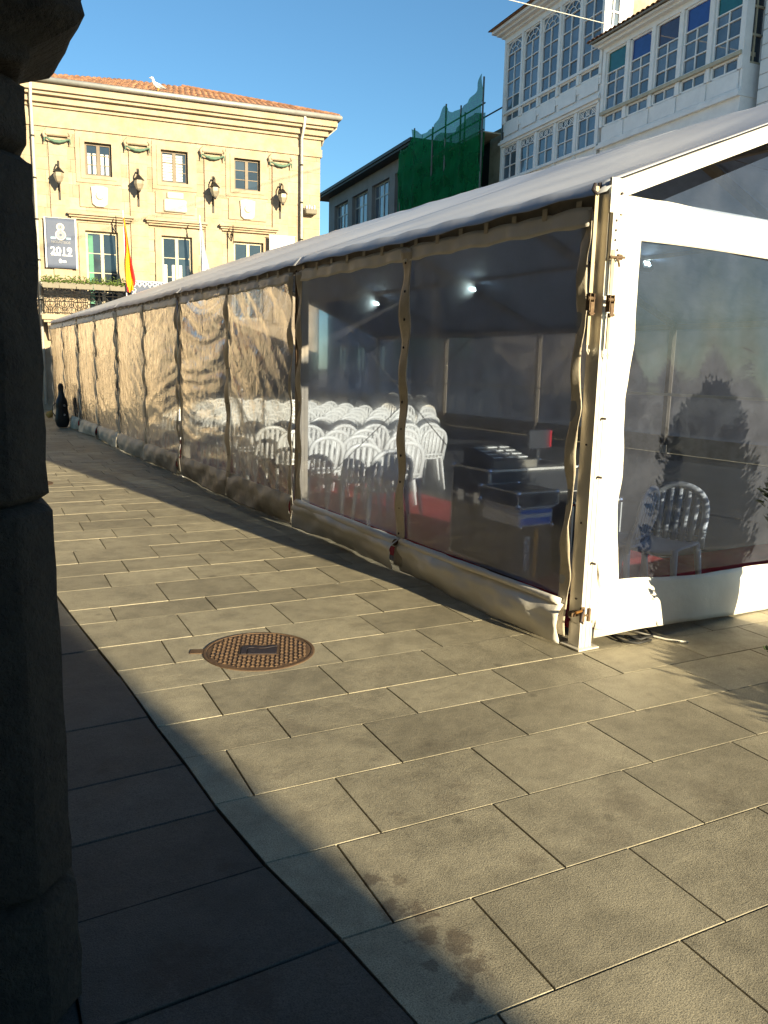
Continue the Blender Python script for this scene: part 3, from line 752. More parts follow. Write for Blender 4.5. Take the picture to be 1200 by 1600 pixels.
m = MB(); m.sheet(lambda u, v: (.102+(.165+wavy(2.4*v, .7)*.8)*u, GY-.020-.016*sin(7*u+9*v)*u-.012*sin(22*v+5*u)-.02*(1-v)*sin(pi*u), .12+2.40*v), 8, 70, .003, (0, 1, 0)); m.build('edge_flap', 'pvc_white', gp, True)
m = MB(); m.sheet(lambda u, v: (.112+.125*u+.03*v*(1-v), GY-.034-.02*sin(4*u)-.01*sin(18*v), .105+(.42-.30*u)*v), 6, 10, .003, (0, 1, 0)); m.build('loose_corner', 'pvc_white', gp, True)
# gable tie bar behind the band
m = MB(); m.box((.1, .055, 2.50), (9.9, .10, 2.56)); m.build('gable_beam', 'aluminium', tent)
for xg in (5.0,):
    m = MB(); m.box((xg-.05, .055, .01), (xg+.05, .10, 2.5)); m.build('gable_post', 'aluminium', tent)

# corner fittings: eave bracket, pins, ratchet straps, foot clamp
m = MB(); m.box((-.012, -.022, EH-.06), (.112, -.006, EH+.115)); m.box((.005, -.03, EH-.30), (.05, -.006, EH-.06)); m.build('eave_bracket', 'aluminium', tent)
m = MB()
for (x, z) in ((.03, EH-.10), (.03, EH-.15), (.03, EH-.20), (.05, EH-.25), (.06, EH+.04), (.05, 1.35), (.05, 1.02), (.05, .52)): m.tube((x, -.033, z), (x, -.004, z), .007, 8)
for z in (1.2, .75, .3): m.tube((-.004, .05, z), (.004, .05, z), .006, 8)
stuff(m.build('bolts', 'iron_dark', tent))
m = MB(); m.box((.055, -.04, EH-.30), (.085, -.02, EH-.27)); m.tube((-.01, -.04, EH-.29), (.10, -.04, EH-.285), .007, 8); m.path([(.03, -.045, EH-.29), (.045, -.05, EH-.31), (.06, -.045, EH-.335)], .006, 6); m.build('eave_clamp', 'steel_rusty', tent)
def ratchet(pts_top, zr, zb, x, y, nx_, mat):
    m = MB(); m.box((x-.012, y-.003, zr+.05), (x+.012, y+.003, pts_top)); m.box((x-.009, y-.004, zb+.05), (x+.009, y+.004, zr-.05)); s = m.build('strap', mat, tent)
    m = MB(); m.box((x-.018, y-.018, zr-.045), (x-.013, y+.012, zr+.045)); m.box((x+.013, y-.018, zr-.045), (x+.018, y+.012, zr+.045)); m.tube((x-.024, y-.005, zr+.02), (x+.024, y-.005, zr+.02), .011, 10); m.box((x-.012, y-.022, zr-.07), (x+.012, y-.016, zr+.0)); m.tube((x-.02, y-.018, zr-.06), (x+.02, y-.018, zr-.06), .006, 8); m.build('ratchet', 'steel_rusty', tent)
    m = MB(); m.path([(x, y, zb+.06), (x, y, zb+.02), (x+.012, y, zb), (x+.018, y, zb+.018), (x+.012, y, zb+.03)], .004, 6); m.build('hook', 'aluminium', tent)
ratchet(EH+.08, 1.98, 1.70, -.035, .06, 0, 'strap')
ratchet(EH-.25, 1.97, 1.68, .022, -.032, 0, 'strap_grey')
m = MB(); m.path([(-.05, .06, EH+.09), (-.065, .06, EH+.06), (-.035, .06, EH+.04), (-.01, .06, EH+.06), (-.02, .06, EH+.10)], .011, 8); m.build('eave_ring', 'iron_dark', tent)
m = MB(); m.box((-.014, -.014, .172), (.012, -.001, .262)); m.box((.012, -.012, .205), (.05, -.001, .215)); m.box((.045, -.016, .172), (.06, -.001, .25)); m.box((-.05, .025, .20), (-.004, .06, .228)); m.build('foot_clamp', 'steel_rusty', tent)
m = MB(); m.tube((-.06, -.016, .24), (-.012, -.016, .245), .008, 8); m.build('lock_pin', 'brass_pin', tent)
m = MB(); m.path([(.0, -.02, .25), (-.025, -.03, .225), (-.03, -.03, .19), (-.005, -.022, .17)], .007, 6); m.build('shackle', 'iron_dark', tent)
# steel cross cables in the first and last bays, both sides
def xbrace(x, y0, y1, half=False):
    m = MB(); m.tube((x, y0, .28), (x, y1, EH-.05), .0035, 5); m.build('brace_cable', 'cable_steel', tent)
    m = MB(); m.tube((x, y1, .28), (x, y0, EH-.05), .0035, 5); m.build('brace_cable', 'cable_steel', tent)
xbrace(.05, .12, 3.98); xbrace(TW-.06, .12, 3.98); xbrace(.05, 16.12, 19.9)
for (ya, yb) in ((.12, 3.98),):
    for xa, xb in ((.1, 5), (9.9, 5)):
        m = MB(); m.tube((xa, ya, EH), (xb, yb, EH+SLP*5-.05), .0035, 5); m.tube((xa, yb, EH), (xb, ya, EH+SLP*5-.05), .0035, 5); m.build('brace_cable', 'cable_steel', tent)
# tie rod turnbuckles on the outer posts
for k in (1, 2, 3, 4):
    m = MB(); m.box((-.018, 4*k+.03, 1.95), (.0, 4*k+.07, 2.10)); m.tube((-.012, 4*k+.05, 1.60), (-.012, 4*k+.05, EH), .008, 6); m.build('turnbuckle', 'steel_rusty', tent)

# flood lights hung under the far purlin
for i, (y, z) in enumerate(((6.65, 3.38), (11.54, 3.30), (15.83, 3.23))):
    t = thing('flood_light', ['small glowing flood light under the tent roof, seen through the gable wall', 'bright glowing flood light under the tent roof above the flight cases', 'faint glowing flood light under the tent roof deep inside'][i], 'lamp', (7.5, y, z))
    m = MB(); m.bbox((-.14, -.05, -.10), (.14, .05, .10), .02); m.xf(Matrix.Rotation(radians(-30), 4, 'X')); m.build('housing', 'iron_black', t)
    m = MB(); m.bbox((-.065, -.064, -.04), (.065, -.052, .04), .004); m.xf(Matrix.Rotation(radians(-30), 4, 'X')); m.build('lens', 'lamp_lens', t)
    m = MB(); m.path([(-.15, 0, 0), (-.15, 0, .14), (.15, 0, .14), (.15, 0, 0)], .008, 6); m.tube((0, 0, .14), (0, 0, 3.50-z), .008, 6); m.build('bracket', 'iron_black', t)

# dark sheet added for the shade on the tent's paving, red carpet on it
m = MB(); m.sheet(lambda u, v: (.13+9.74*u, .14+19.7*v, .0045+.001*sin(31*u)*sin(43*v)), 30, 60, .003, (0, 0, -1)); tag(m.build('floor_shade_sheet', 'floor_shade', None, True), 'added dark sheet standing in for shade on the paving under the chairs', 'shade sheet')
m = MB(); m.sheet(lambda u, v: (.22+2.1*u, .25+19.4*v, .0105+.0012*sin(17*u)*sin(33*v)), 8, 60, .005, (0, 0, -1)); m.sheet(lambda u, v: (2.32+7.4*u, .25+1.15*v, .0105+.0012*sin(17*u)*sin(9*v)), 30, 6, .005, (0, 0, -1)); o = m.build('carpet', 'carpet_red', None, True); tag(o, 'red carpet runner laid along the floor inside the clear-walled tent', 'carpet')

# ------------------------------------------------------------------ chairs
def chair_parts():
    P = {}
    m = MB()
    def seat(u, v):
        a = (u-.5)*2; b = (v-.5)*2
        x = a*(.215-.02*b*b*abs(a)) ; y = b*.205-.005
        z = .435+.018*max(abs(a), .0)**3-.020*(1-a*a)*(1-b*b) - (.03*max(0, b)**4)
        return (x, y, z)
    m.sheet(seat, 8, 8, .016, (0, 0, -1)); P['seat'] = [m.mesh('seat', 'chair_plastic', True)]
    m = MB(); arch = []
    for i in range(17):
        t = pi*i/16; x = -.20*cos(t)*(1 if abs(cos(t)) > .0 else 1); zz = .62+.20*sin(t)**.7
        arch.append((x, -.225-.10*(zz-.43)*.9, zz))
    arch = [(-.205, -.185, .40)]+[(-.205, -.20, .50)]+arch+[(.205, -.20, .50), (.205, -.185, .40)]
    m.path(arch, .027, 6, .6)
    for x in (-.13, -.065, 0, .065, .13):
        zt = .62+.20*(1-(x/.2)**2)**.35
        m.path([(x*.92, -.190, .43), (x, -.215, .56), (x, -.225-.09*(zt-.43), zt-.01)], [.027, .026, .026], 4, .45)
    m.path([(-.2, -.20, .475), (0, -.205, .48), (.2, -.20, .475)], .014, 4, .6)
    P['backrest'] = [m.mesh('backrest', 'chair_plastic', True)]
    P['leg'] = []
    for sx, sy in ((-1, -1), (1, -1), (-1, 1), (1, 1)):
        m = MB(); m.path([(sx*.185, sy*.175, .435), (sx*.205, sy*.195, .22), (sx*.22, sy*.225, .0)], [.026, .020, .015], 6); P['leg'].append(m.mesh('leg', 'chair_plastic', True))
    return P
CP = chair_parts()
simple_chair = None
def joined_chair():
    vs = []; fs = []
    for L in CP.values():
        for me in L:
            o = len(vs); vs += [tuple(v.co) for v in me.vertices]; fs += [tuple(i+o for i in p.vertices) for p in me.polygons]
    me = bpy.data.meshes.new('plastic_chair'); me.from_pydata(vs, [], fs); me.materials.append(MATS['chair_plastic']); me.polygons.foreach_set('use_smooth', [True]*len(me.polygons)); return me
CJ = joined_chair()
def chair(x, y, rz, label, group, full):
    if full:
        t = thing('plastic_chair', label, 'chair', (x, y, .009), rz, group)
        for nm, L in CP.items():
            for me in L: link(nm, me, t)
        return t
    return tag(link('plastic_chair', CJ, None, (x, y, .009), rz), label, 'chair', group)
chair(.93, .70, radians(25), 'white slatted plastic chair with its back to the gable wall, beside the post', None, True)
chair(1.17, .47, radians(105), 'white plastic chair with tall arched back seen through the plant shadow', None, True)
cr = random.Random(8)
yrow = 3.35; ir = 0; nch = 2
while yrow < 18.2:
    for blk in (0, 1):
        for i in range(9):
            x = (.64+i*.48) if blk == 0 else (5.50+i*.48)
            if nch >= 268 or x > .66*(yrow+3.3)-3.35: continue
            full = blk == 0 and yrow < 9.5 and i < 6
            chair(x+cr.uniform(-.045, .045), yrow+cr.uniform(-.07, .07), radians(cr.uniform(-9, 9)), 'white plastic stacking chair set out in the rows on the red carpet', 'chairs in rows inside the tent', full); nch += 1
    yrow += .78

# ------------------------------------------------------------------ sound desk, cases and stands
def flight_case(t, a, b, edge=.018, mat='case_black'):
    x0, y0, z0 = a; x1, y1, z1 = b
    m = MB(); m.box((x0+.004, y0+.004, z0+.004), (x1-.004, y1-.004, z1-.004)); m.build('body', mat, t)
    m = MB(); e = edge
    for zz in (z0, z1-e):
        m.box((x0, y0, zz), (x1, y0+e, zz+e)); m.box((x0, y1-e, zz), (x1, y1, zz+e)); m.box((x0, y0+e, zz), (x0+e, y1-e, zz+e)); m.box((x1-e, y0+e, zz), (x1, y1-e, zz+e))
    for xx in (x0, x1-e):
        for y_ in (y0, y1-e): m.box((xx, y_, z0+e), (xx+e, y_+e, z1-e))
    m.build('edge_trim', 'aluminium', t)
    m = MB()
    for xx in (x0, x1):
        for y_ in (y0, y1):
            for zz in (z0, z1): m.lathe([(.004, -.024), (.018, -.017), (.024, 0), (.018, .017), (.004, .024)], (xx+(.012 if xx == x0 else -.012), y_+(.012 if y_ == y0 else -.012), zz+(.012 if zz == z0 else -.012)), 8)
    m.build('ball_corner', 'chrome', t)
t = thing('flight_case', 'large black road case with metal edges carrying the mixing desk', 'case', (0, 0, 0))
flight_case(t, (.74, 1.87, .012), (1.72, 2.40, .80))
m = MB(); m.box((.736, 1.866, .545), (1.724, 2.404, .57)); m.build('lid_seam', 'aluminium', t)
for y in (2.02, 2.25):
    m = MB(); m.bbox((.728, y-.045, .50), (.739, y+.045, .60), .006); m.build('latch', 'chrome', t)
for z in (.22, .36):
    m = MB(); m.bbox((.728, 2.07, z), (.739, 2.20, z+.09), .006); m.build('handle', 'iron_dark', t)
m = MB(); m.box((.733, 1.92, .10), (.739, 2.02, .30)); m.build('label', 'planter_grey', t)
t = thing('mixing_desk', 'small sloping mixing desk with pale keys on top of the road case', 'mixer', (1.0, 2.12, .80))
m = MB(); m.prism([(-.20, 0), (.20, 0), (.20, .16), (-.20, .07)], -.20, .28, 'x'); m.build('body', 'case_black', t)
for i in range(4):
    for j in range(3):
        m = MB(); x = -.15+j*.13; y = -.15+i*.085; z = .07+(y+.2)*.225+.001; m.box((x, y, z), (x+.10, y+.05, z+.008)); m.build('key_strip', 'label_white', t)
m = MB(); m.box((-.19, -.204, .005), (.27, -.2005, .065)); m.build('front_plate', 'planter_grey', t)
t = thing('monitor', 'small black screen with a red edge standing behind the mixing desk', 'screen', (1.36, 2.02, .80))
m = MB(); m.bbox((-.12, -.02, .14), (.13, .02, .31), .008); m.build('screen', 'case_black', t)
m = MB(); m.box((.108, -.024, .16), (.128, -.0205, .30)); m.build('edge_light', 'led_red', t)
m = MB(); m.box((-.02, -.012, .0), (.02, .012, .145)); m.bbox((-.14, -.10, 0), (.14, .08, .022), .008); m.build('stand', 'case_black', t)
t = thing('equipment_box', 'dark cardboard-brown box with white handling pictograms and an orange strip', 'box', (0, 0, 0))
m = MB(); m.bbox((.62, 1.36, .012), (.98, 1.80, .43), .006); m.build('carton', 'case_brown', t)
m = MB(); m.box((.80, 1.3555, .02), (.835, 1.3595, .41)); m.build('orange_strip', 'label_orange', t)
for i in range(4):
    z = .09+i*.068; m = MB(); m.box((.705, 1.356, z), (.755, 1.3595, z+.055)); po = m.build('pictogram', 'label_white', t)
    m = MB()
    if i == 3: m.prism([(.712, z+.045), (.748, z+.008), (.748, z+.018), (.722, z+.047)], 1.3545, 1.3555, 'y')
    elif i == 2: m.prism([(.715, z+.012), (.745, z+.028), (.715, z+.044)], 1.3545, 1.3555, 'y')
    elif i == 1: m.box((.713, 1.3545, z+.01), (.735, 1.3555, z+.03)); m.box((.738, 1.3545, z+.026), (.748, 1.3555, z+.046))
    else:
        for q in range(3): m.box((.713+q*.013, 1.3545, z+.008), (.719+q*.013, 1.3555, z+.046))
    m.build('mark', 'case_brown', po)
t = thing('striped_case', 'thin equipment case with blue and white stripes between two dark boxes', 'case', (0, 0, 0))
m = MB(); m.bbox((.63, 1.35, .43), (.965, 1.80, .575), .006); m.build('body', 'label_white', t)
m = MB(); m.box((.645, 1.3465, .445), (.95, 1.3495, .495)); m.build('stripe', 'label_blue', t)
m = MB(); m.box((.645, 1.3465, .53), (.95, 1.3495, .56)); m.build('stripe', 'label_blue', t)
for x in (.64, .955):
    m = MB(); m.lathe([(.003, -.02), (.016, -.013), (.02, 0), (.016, .013), (.003, .02)], (x, 1.345, .428), 8); m.build('corner_ball', 'chrome', t, True)
t = thing('slim_case', 'slim black case with a latch lying on top of the striped case', 'case', (0, 0, 0))
flight_case(t, (.60, 1.33, .577), (1.0, 1.82, .70), .010, 'case_black')
m = MB(); m.box((.615, 1.326, .59), (.985, 1.3295, .69)); m.build('front_plate', 'planter_grey', t)
m = MB(); m.bbox((.77, 1.316, .61), (.82, 1.3255, .67), .004); m.build('latch', 'iron_dark', t)
t = thing('amplifier_rack', 'tall black amplifier rack standing behind the equipment boxes by the tent corner', 'case', (0, 0, 0))
flight_case(t, (1.12, 1.30, .012), (1.66, 1.78, .60), .014)
def tripod(name, label, x, y, h, legs, mat, polemat, top):
    t = thing(name, label, 'stand', (x, y, .01))
    m = MB(); m.tube((0, 0, .15), (0, 0, h), .016, 10); m.build('pole', polemat, t, True)
    for i in range(3):
        a = legs+i*2*pi/3
        m = MB(); m.tube((0, 0, .62), (.36*cos(a), .36*sin(a), .012), .014, 8); lg = m.build('leg', mat, t, True)
        m = MB(); m.tube((0, 0, .26), (.19*cos(a), .19*sin(a), .31), .008, 6); m.build('brace', mat, lg)
    m = MB(); m.lathe([(.028, .58), (.032, .60), (.032, .66), (.026, .68)], n=10); m.build('collar', mat, t)
    if top: m = MB(); m.lathe([(.018, h-.02), (.03, h), (.03, h+.05), (.012, h+.07)], n=10); m.build('top_fitting', mat, t)
    return t
tripod('speaker_stand', 'black tripod speaker stand behind the second wall bay', .86, 7.1, 1.30, .5, 'case_black', 'case_black', True)
t = thing('light_pole', 'slender pale upright pole beside the tripod stand', 'pole', (.78, 7.72, .01))
m = MB(); m.tube((0, 0, .02), (0, 0, .9), .017, 8); m.build('lower_tube', 'cable_steel', t); m = MB(); m.tube((0, 0, .88), (0, 0, 1.25), .014, 8); m.build('upper_tube', 'print_white', t); m = MB(); m.lathe([(.14, 0), (.14, .012), (.03, .03)], n=16); m.build('foot', 'case_black', t)
# cables creeping out under the gable skirt
m = MB(); m.path([(.35, .12, .012), (.33, -.03, .012), (.38, -.10, .014), (.50, -.09, .012), (.47, -.01, .012), (.40, .02, .02), (.43, -.07, .022), (.58, -.04, .012), (.70, .15, .012)], .008, 6); tag(m.build('power_cable', 'wire_rubber', None, True), 'black cable looped on the paving under the gable skirt', 'cable')
m = MB(); m.path([(.50, .20, .012), (.55, .02, .012), (.60, -.12, .011), (.68, -.22, .011)], .006, 6); tag(m.build('signal_cable', 'wire_white', None, True), 'pale thin cable end poking out under the gable skirt', 'cable')

# ------------------------------------------------------------------ cello case leaning at the far end, ochre bag
t = thing('cello_case', 'black cello case standing upright against the far end of the tent wall', 'instrument case', (-.24, 17.2, 0), radians(20)); t.scale = (.84, .84, .86)
def outline(z):   # half width at height z
    pts = [(0, .10), (.06, .17), (.22, .215), (.40, .185), (.52, .165), (.66, .175), (.78, .14), (.86, .085), (1.0, .07), (1.08, .085), (1.16, .075), (1.21, .03)]
    for (a, wa), (b, wb) in zip(pts, pts[1:]):
        if a <= z <= b: return wa+(wb-wa)*(z-a)/(b-a)
    return .02
m = MB(); rings = []
for i in range(31):
    z = 1.21*i/30; hw = outline(z); dp = .13 if z < .75 else max(.05, .13-(z-.75)*.3)
    rings.append([(hw*cos(2*pi*j/14)*(.9 if abs(sin(2*pi*j/14)) > .9 else 1)*abs(cos(2*pi*j/14))**-.25 if abs(cos(2*pi*j/14)) > .2 else hw*cos(2*pi*j/14)*1.3, dp*sin(2*pi*j/14), z+.02) for j in range(14)])
vs = [p for r in rings for p in r]; n = 14
m.add(vs, [(i*n+j, i*n+(j+1) % n, (i+1)*n+(j+1) % n, (i+1)*n+j) for i in range(30) for j in range(n)]+[tuple(range(n-1, -1, -1)), tuple(30*n+j for j in range(n))])
m.build('shell', 'cello_black', t, True)
m = MB(); m.path([(-.19, -.02, .70), (-.27, -.02, .62), (-.29, -.02, .45), (-.21, -.02, .33)], .012, 6); m.build('strap', 'cello_black', t)
for z in (.35, .6): m = MB(); m.bbox((-.03, -.145, z), (.03, -.128, z+.05), .004); m.build('latch', 'chrome', t)
m = MB()
m.grid(lambda u, v: (.05+.27*(v*(1.15-v))**.5*cos(2*pi*u)*(1+.15*sin(5*u*2*pi)), 20.9+.2*(v*(1.15-v))**.5*sin(2*pi*u), .02+.20*(1-v)+.02*sin(9*u)), 16, 8)
tag(m.build('bag', 'ochre_cloth', None, True), 'ochre cloth bag lying on the paving by the far stone wall', 'bag')

# ------------------------------------------------------------------ potted conifer by the gable
def shrub(loc, h, r, pot, label, seed, n=15000):
    rr = random.Random(seed)
    t = thing('potted_shrub', label, 'plant', loc)
    m = MB(); m.lathe([(.20*pot, .003), (.23*pot, .05), (.27*pot, .34*pot), (.29*pot, .35*pot), (.29*pot, .40*pot), (.25*pot, .40*pot), (.24*pot, .36*pot)], n=20); m.build('pot', 'terracotta', t, True)
    m = MB(); m.path([(0, 0, .2*pot), (.01, 0, h*.5), (0, .01, h*.85)], [.035, .025, .01], 7); m.build('trunk', 'bark', t)
    m = MB(); z0 = .30*pot
    lob = [(rr.uniform(-.10, .10), rr.uniform(-.10, .10), rr.uniform(0, 6.28)) for _ in range(9)]
    for _ in range(n):
        v = rr.random(); z = z0+(h-z0)*v
        env = r*(.80+.26*sin(3.0*v+.4))*(1-.30*v**3)*min(1, (1-v)*5+.25)
        l = lob[int(v*8.99)]; a = rr.uniform(0, 2*pi); q = rr.random()**.45*env*(1+.16*sin(3*a+l[2]))
        p = Vector((l[0]*.5+q*cos(a), l[1]*.5+q*sin(a), z+rr.uniform(-.03, .03)))
        d = Vector((cos(a), sin(a), rr.uniform(.2, 1.3))).normalized(); s = Vector((-sin(a), cos(a), rr.uniform(-.5, .5))).normalized()
        L = rr.uniform(.035, .075); W = L*.40
        m.add([p-s*W*.4, p+d*L*.5+s*W, p+d*L, p+d*L*.5-s*W], [(0, 1, 2, 3)])
    for _ in range(14):
        a = rr.uniform(0, 6.28); rad = rr.uniform(0, .14); b = Vector((rad*cos(a), rad*sin(a), h-.06)); e = b+Vector((rr.uniform(-.06, .06), rr.uniform(-.06, .06), rr.uniform(.06, .16)))
        for i in range(9):
            p = b.lerp(e, i/8); d = Vector((rr.uniform(-1, 1), rr.uniform(-1, 1), .6)).normalized(); s = d.orthogonal().normalized(); m.add([p-s*.004, p+d*.02+s*.008, p+d*.04, p+d*.02-s*.008], [(0, 1, 2, 3)])
    if pot > 1:
        for (bx, by, ex, ey, ez) in ((-.30, .20, -.46, .17, .20), (-.28, .26, -.47, .24, .12), (-.30, .12, -.44, .10, .27)):
            for i in range(26):
                f = i/25; c0 = Vector((bx+(ex-bx)*f, by+(ey-by)*f, .06+(ez-.06)*f)); d = Vector((rr.uniform(-1, .3), rr.uniform(-1, 1), rr.uniform(-.2, 1))).normalized(); s = d.orthogonal().normalized(); L = rr.uniform(.025, .045)
                m.add([c0, c0+d*L*.5+s*L*.3, c0+d*L, c0+d*L*.5-s*L*.3], [(0, 1, 2, 3)])
    m.build('foliage', 'leaf_dark', t)
    return t
shrub((1.17, -.95, 0), 1.74, .44, 1.5, 'dark bushy conifer in a pot in front of the gable wall', 5)
shrub((.82, -2.35, 0), .42, .42, .8, 'low round shrub in a small pot on the paving', 6, 1500)

# ================================================================== TOWN HALL
TP = (0.2, 24.6, 0); TR = radians(-10.0)
th = thing('town_hall', 'sunlit yellow stone town hall with orange tiled roof beyond the tent', 'building', TP, TR)
X0, X1, ZC = -.47, 9.2, 9.10
WU = [(1.66, 2.45, 7.27, 8.24), (3.94, 4.78, 7.28, 8.26), (6.27, 7.13, 7.27, 8.25)]
WL = [(1.58, 2.56, 3.10, 5.62), (3.90, 4.87, 3.10, 5.64), (6.23, 7.23, 3.10, 5.63)]
WG = [(1.6, 2.6, 0, 2.4), (3.9, 4.9, 0, 2.4), (6.2, 7.2, 0, 2.4)]
ops = WU+WL+WG
m = MB(); wall_open(m, X0+.01, X1-.01, 0, 9.6, ops, .035, .55); m.box((X0+.01, .55, 0), (X0+.5, 8, 9.6)); m.box((X1-.5, .55, 0), (X1-.01, 8, 9.6)); m.box((X0+.5, 7.5, 0), (X1-.5, 8, 9.6)); m.build('wall', 'town_core', th)
# ashlar blocks
CO = .366; nb = 0; far = MB(); br = random.Random(21)
surr = [(a-.27, b+.27, c-.22, d+.24) for a, b, c, d in WU]+[(a-.20, b+.20, c, d+.22) for a, b, c, d in WL]+WG
z = 0.0; ic = 0
_bm = {}
while z < 8.55:
    z1 = min(z+CO, 8.56)
    x = X0 - (br.random()*.5 if ic % 2 else br.random()*.5+.3)
    cuts = [X0]
    while x < X1:
        if X0+.12 < x < X1-.12: cuts.append(x)
        x += br.choice([.52, .62, .70, .78])
    cuts.append(X1)
    iv = []
    for a, b in zip(cuts, cuts[1:]):
        segs = [(a, b, z, z1)]
        for s in surr:
            new = []
            for (p, q, u, v) in segs:
                if q <= s[0] or p >= s[1] or v <= s[2] or u >= s[3]: new.append((p, q, u, v)); continue
                if p < s[0]: new.append((p, s[0], u, v))
                if q > s[1]: new.append((s[1], q, u, v))
                pa, qa = max(p, s[0]), min(q, s[1])
                if u < s[2]-.03: new.append((pa, qa, u, s[2]))
                if v > s[3]+.03: new.append((pa, qa, s[3], v))
            segs = new
        iv += segs
    for (a, b, u, v) in iv:
        if b-a < .05 or v-u < .04: continue
        y = br.uniform(-.002, .002); g = .0018
        if u > 2.9 and nb < 298:
            key = (round(b-a, 2), round(v-u, 2))
            if key not in _bm:
                mm = MB(); w_, h_ = key; mm.add([(g+.003, 0, g+.003), (w_-g-.003, 0, g+.003), (w_-g-.003, 0, h_-g-.003), (g+.003, 0, h_-g-.003), (g, .003, g), (w_-g, .003, g), (w_-g, .003, h_-g), (g, .003, h_-g), (g, .05, g), (w_-g, .05, g), (w_-g, .05, h_-g), (g, .05, h_-g)],
                    [(0,1,2,3)]+[(i, 4+i, 4+(i+1) % 4, (i+1) % 4) for i in range(4)]+[(4+i, 8+i, 8+(i+1) % 4, 4+(i+1) % 4) for i in range(4)])
                _bm[key] = mm.mesh('ashlar_block', 'town_block')
            o = link('ashlar_block', _bm[key], th, (a, y, u)); o.scale = ((b-a)/key[0], 1, (v-u)/key[1]); nb += 1
        else:
            far.box((a+g, y, u+g), (b-g, .05, v-g))
    z = z1; ic += 1
# right-hand return of the building
zz = 0; k = 0
while zz < 8.5:
    yy = .05+(.3 if k % 2 else 0); far.box((X1-.05, .0+.012, zz+.004), (X1+.006, .42, zz+CO-.004)); zz += CO; k += 1
stuff(far.build('ashlar_courses', 'town_block_far', th))
# entablature
def band(name, z0, z1, d, mat='town_stone', dz=0):
    m = MB(); m.box((X0-d, -d, z0), (X1+d, .06, z1)); m.box((X1+.0, .06, z0), (X1+d, 8.0+d, z1)); m.box((X0-d, .06, z0), (X0, 8.0+d, z1)); return m.build(name, mat, th)
band('architrave', 8.56, 8.80, .055); band('frieze', 8.80, 9.10, .02); band('cornice_bed', 9.10, 9.20, .10); band('cornice', 9.20, 9.38, .22); band('cornice', 9.38, 9.47, .36); band('corona', 9.47, 9.70, .46)
m = MB(); m.path([(X0-.55, -.55, 9.74), (X1+.55, -.55, 9.74), (X1+.55, 8, 9.74)], .075, 10); m.build('gutter', 'zinc', th, True)
# tiled hip roof
m = MB(); ov = .50; rz0 = 9.74; pit = .36
xa, xb, ya, yb = X0-ov, X1+ov, -ov, 8.5; hd = (yb-ya)/2
zt = rz0+hd*pit
nrows = 13
def tile_row(m, A0, A1, inw, n0, trim0, trim1):
    pass
# front slope: rows of curved tiles with their own depth
for i in range(nrows):
    t0, t1 = i/nrows, (i+1)/nrows
    y0, y1 = ya+hd*t0, ya+hd*t1; z0_, z1_ = rz0+hd*t0*pit, rz0+hd*t1*pit
    a0, a1 = xa+hd*t0, xb-hd*t0
    n = int((a1-a0)/.19)
    if n < 1: continue
    st = (a1-a0)/n
    for q in range(n):
        x = a0+q*st+st/2
        if x-st/2 < xa+hd*t1*.98-.02 and q < 1: pass
        vs = []
        for (yy2, z2) in ((y0-.02, z0_+.02), (y1+.05, z1_+.04)):
            for j in range(6):
                an = pi*j/5; vs.append((x-cos(an)*st*.52, yy2, z2+sin(an)*.07+br.uniform(-.006, .006)))
        m.add(vs, [(j, j+1, 7+j, 6+j) for j in range(5)]+[(0, 1, 2, 3, 4, 5)])
stuff(m.build('roof_tiles', 'roof_tile', th))
m = MB(); m.add([(xa, ya, rz0), (xb, ya, rz0), (xb, yb, rz0), (xa, yb, rz0), (xa+hd, ya+hd, zt), (xb-hd, ya+hd, zt)], [(0, 1, 5, 4), (1, 2, 5), (2, 3, 4, 5), (3, 0, 4), (3, 2, 1, 0)]); m.build('roof', 'roof_tile', th)
m = MB()
for i in range(28):
    t0 = i/28; p = Vector((xb-hd*t0, ya+hd*t0, rz0+hd*t0*pit)); p2 = Vector((xb-hd*(t0+.05), ya+hd*(t0+.05), rz0+hd*(t0+.05)*pit)); m.tube(p+Vector((0, 0, .05)), p2+Vector((0, 0, .07)), .085, 7)
stuff(m.build('hip_tiles', 'roof_tile', th))
# pilasters with garland capitals
PIL = [(.62, 1.16), (2.96, 3.50), (5.30, 5.84), (7.54, 8.08)]
for (a, b) in PIL:
    m = MB()
    zz = 3.0
    while zz < 8.15:
        h = min(.366, 8.15-zz); m.bbox((a+.003, -.062, zz+.001), (b-.003, -.008, zz+h-.001), .003); zz += h
    m.build('pilaster', 'town_stone', th)
    m = MB(); cx = (a+b)/2; m.bbox((a-.08, -.14, 8.30), (b+.08, -.01, 8.50), .03); m.path([(a-.06, -.13, 8.42), (a-.12, -.14, 8.33), (a-.09, -.14, 8.24), (a-.03, -.13, 8.27)], .045, 8); m.path([(b+.06, -.13, 8.42), (b+.12, -.14, 8.33), (b+.09, -.14, 8.24), (b+.03, -.13, 8.27)], .045, 8)
    cap = m.build('capital', 'town_stone', th, False)
    m = MB(); pts = [(a-.07+(b-a+.14)*i/10, -.16, 8.22-.10*sin(pi*i/10)+.012*(i % 2)) for i in range(11)]; m.path(pts, [.02+.03*sin(pi*i/10) for i in range(11)], 7); m.path([(a-.09, -.15, 8.25), (a-.10, -.15, 8.08)], [.03, .015], 6); m.path([(b+.09, -.15, 8.25), (b+.10, -.15, 8.08)], [.03, .015], 6); m.build('garland', 'garland_bronze', cap, True)
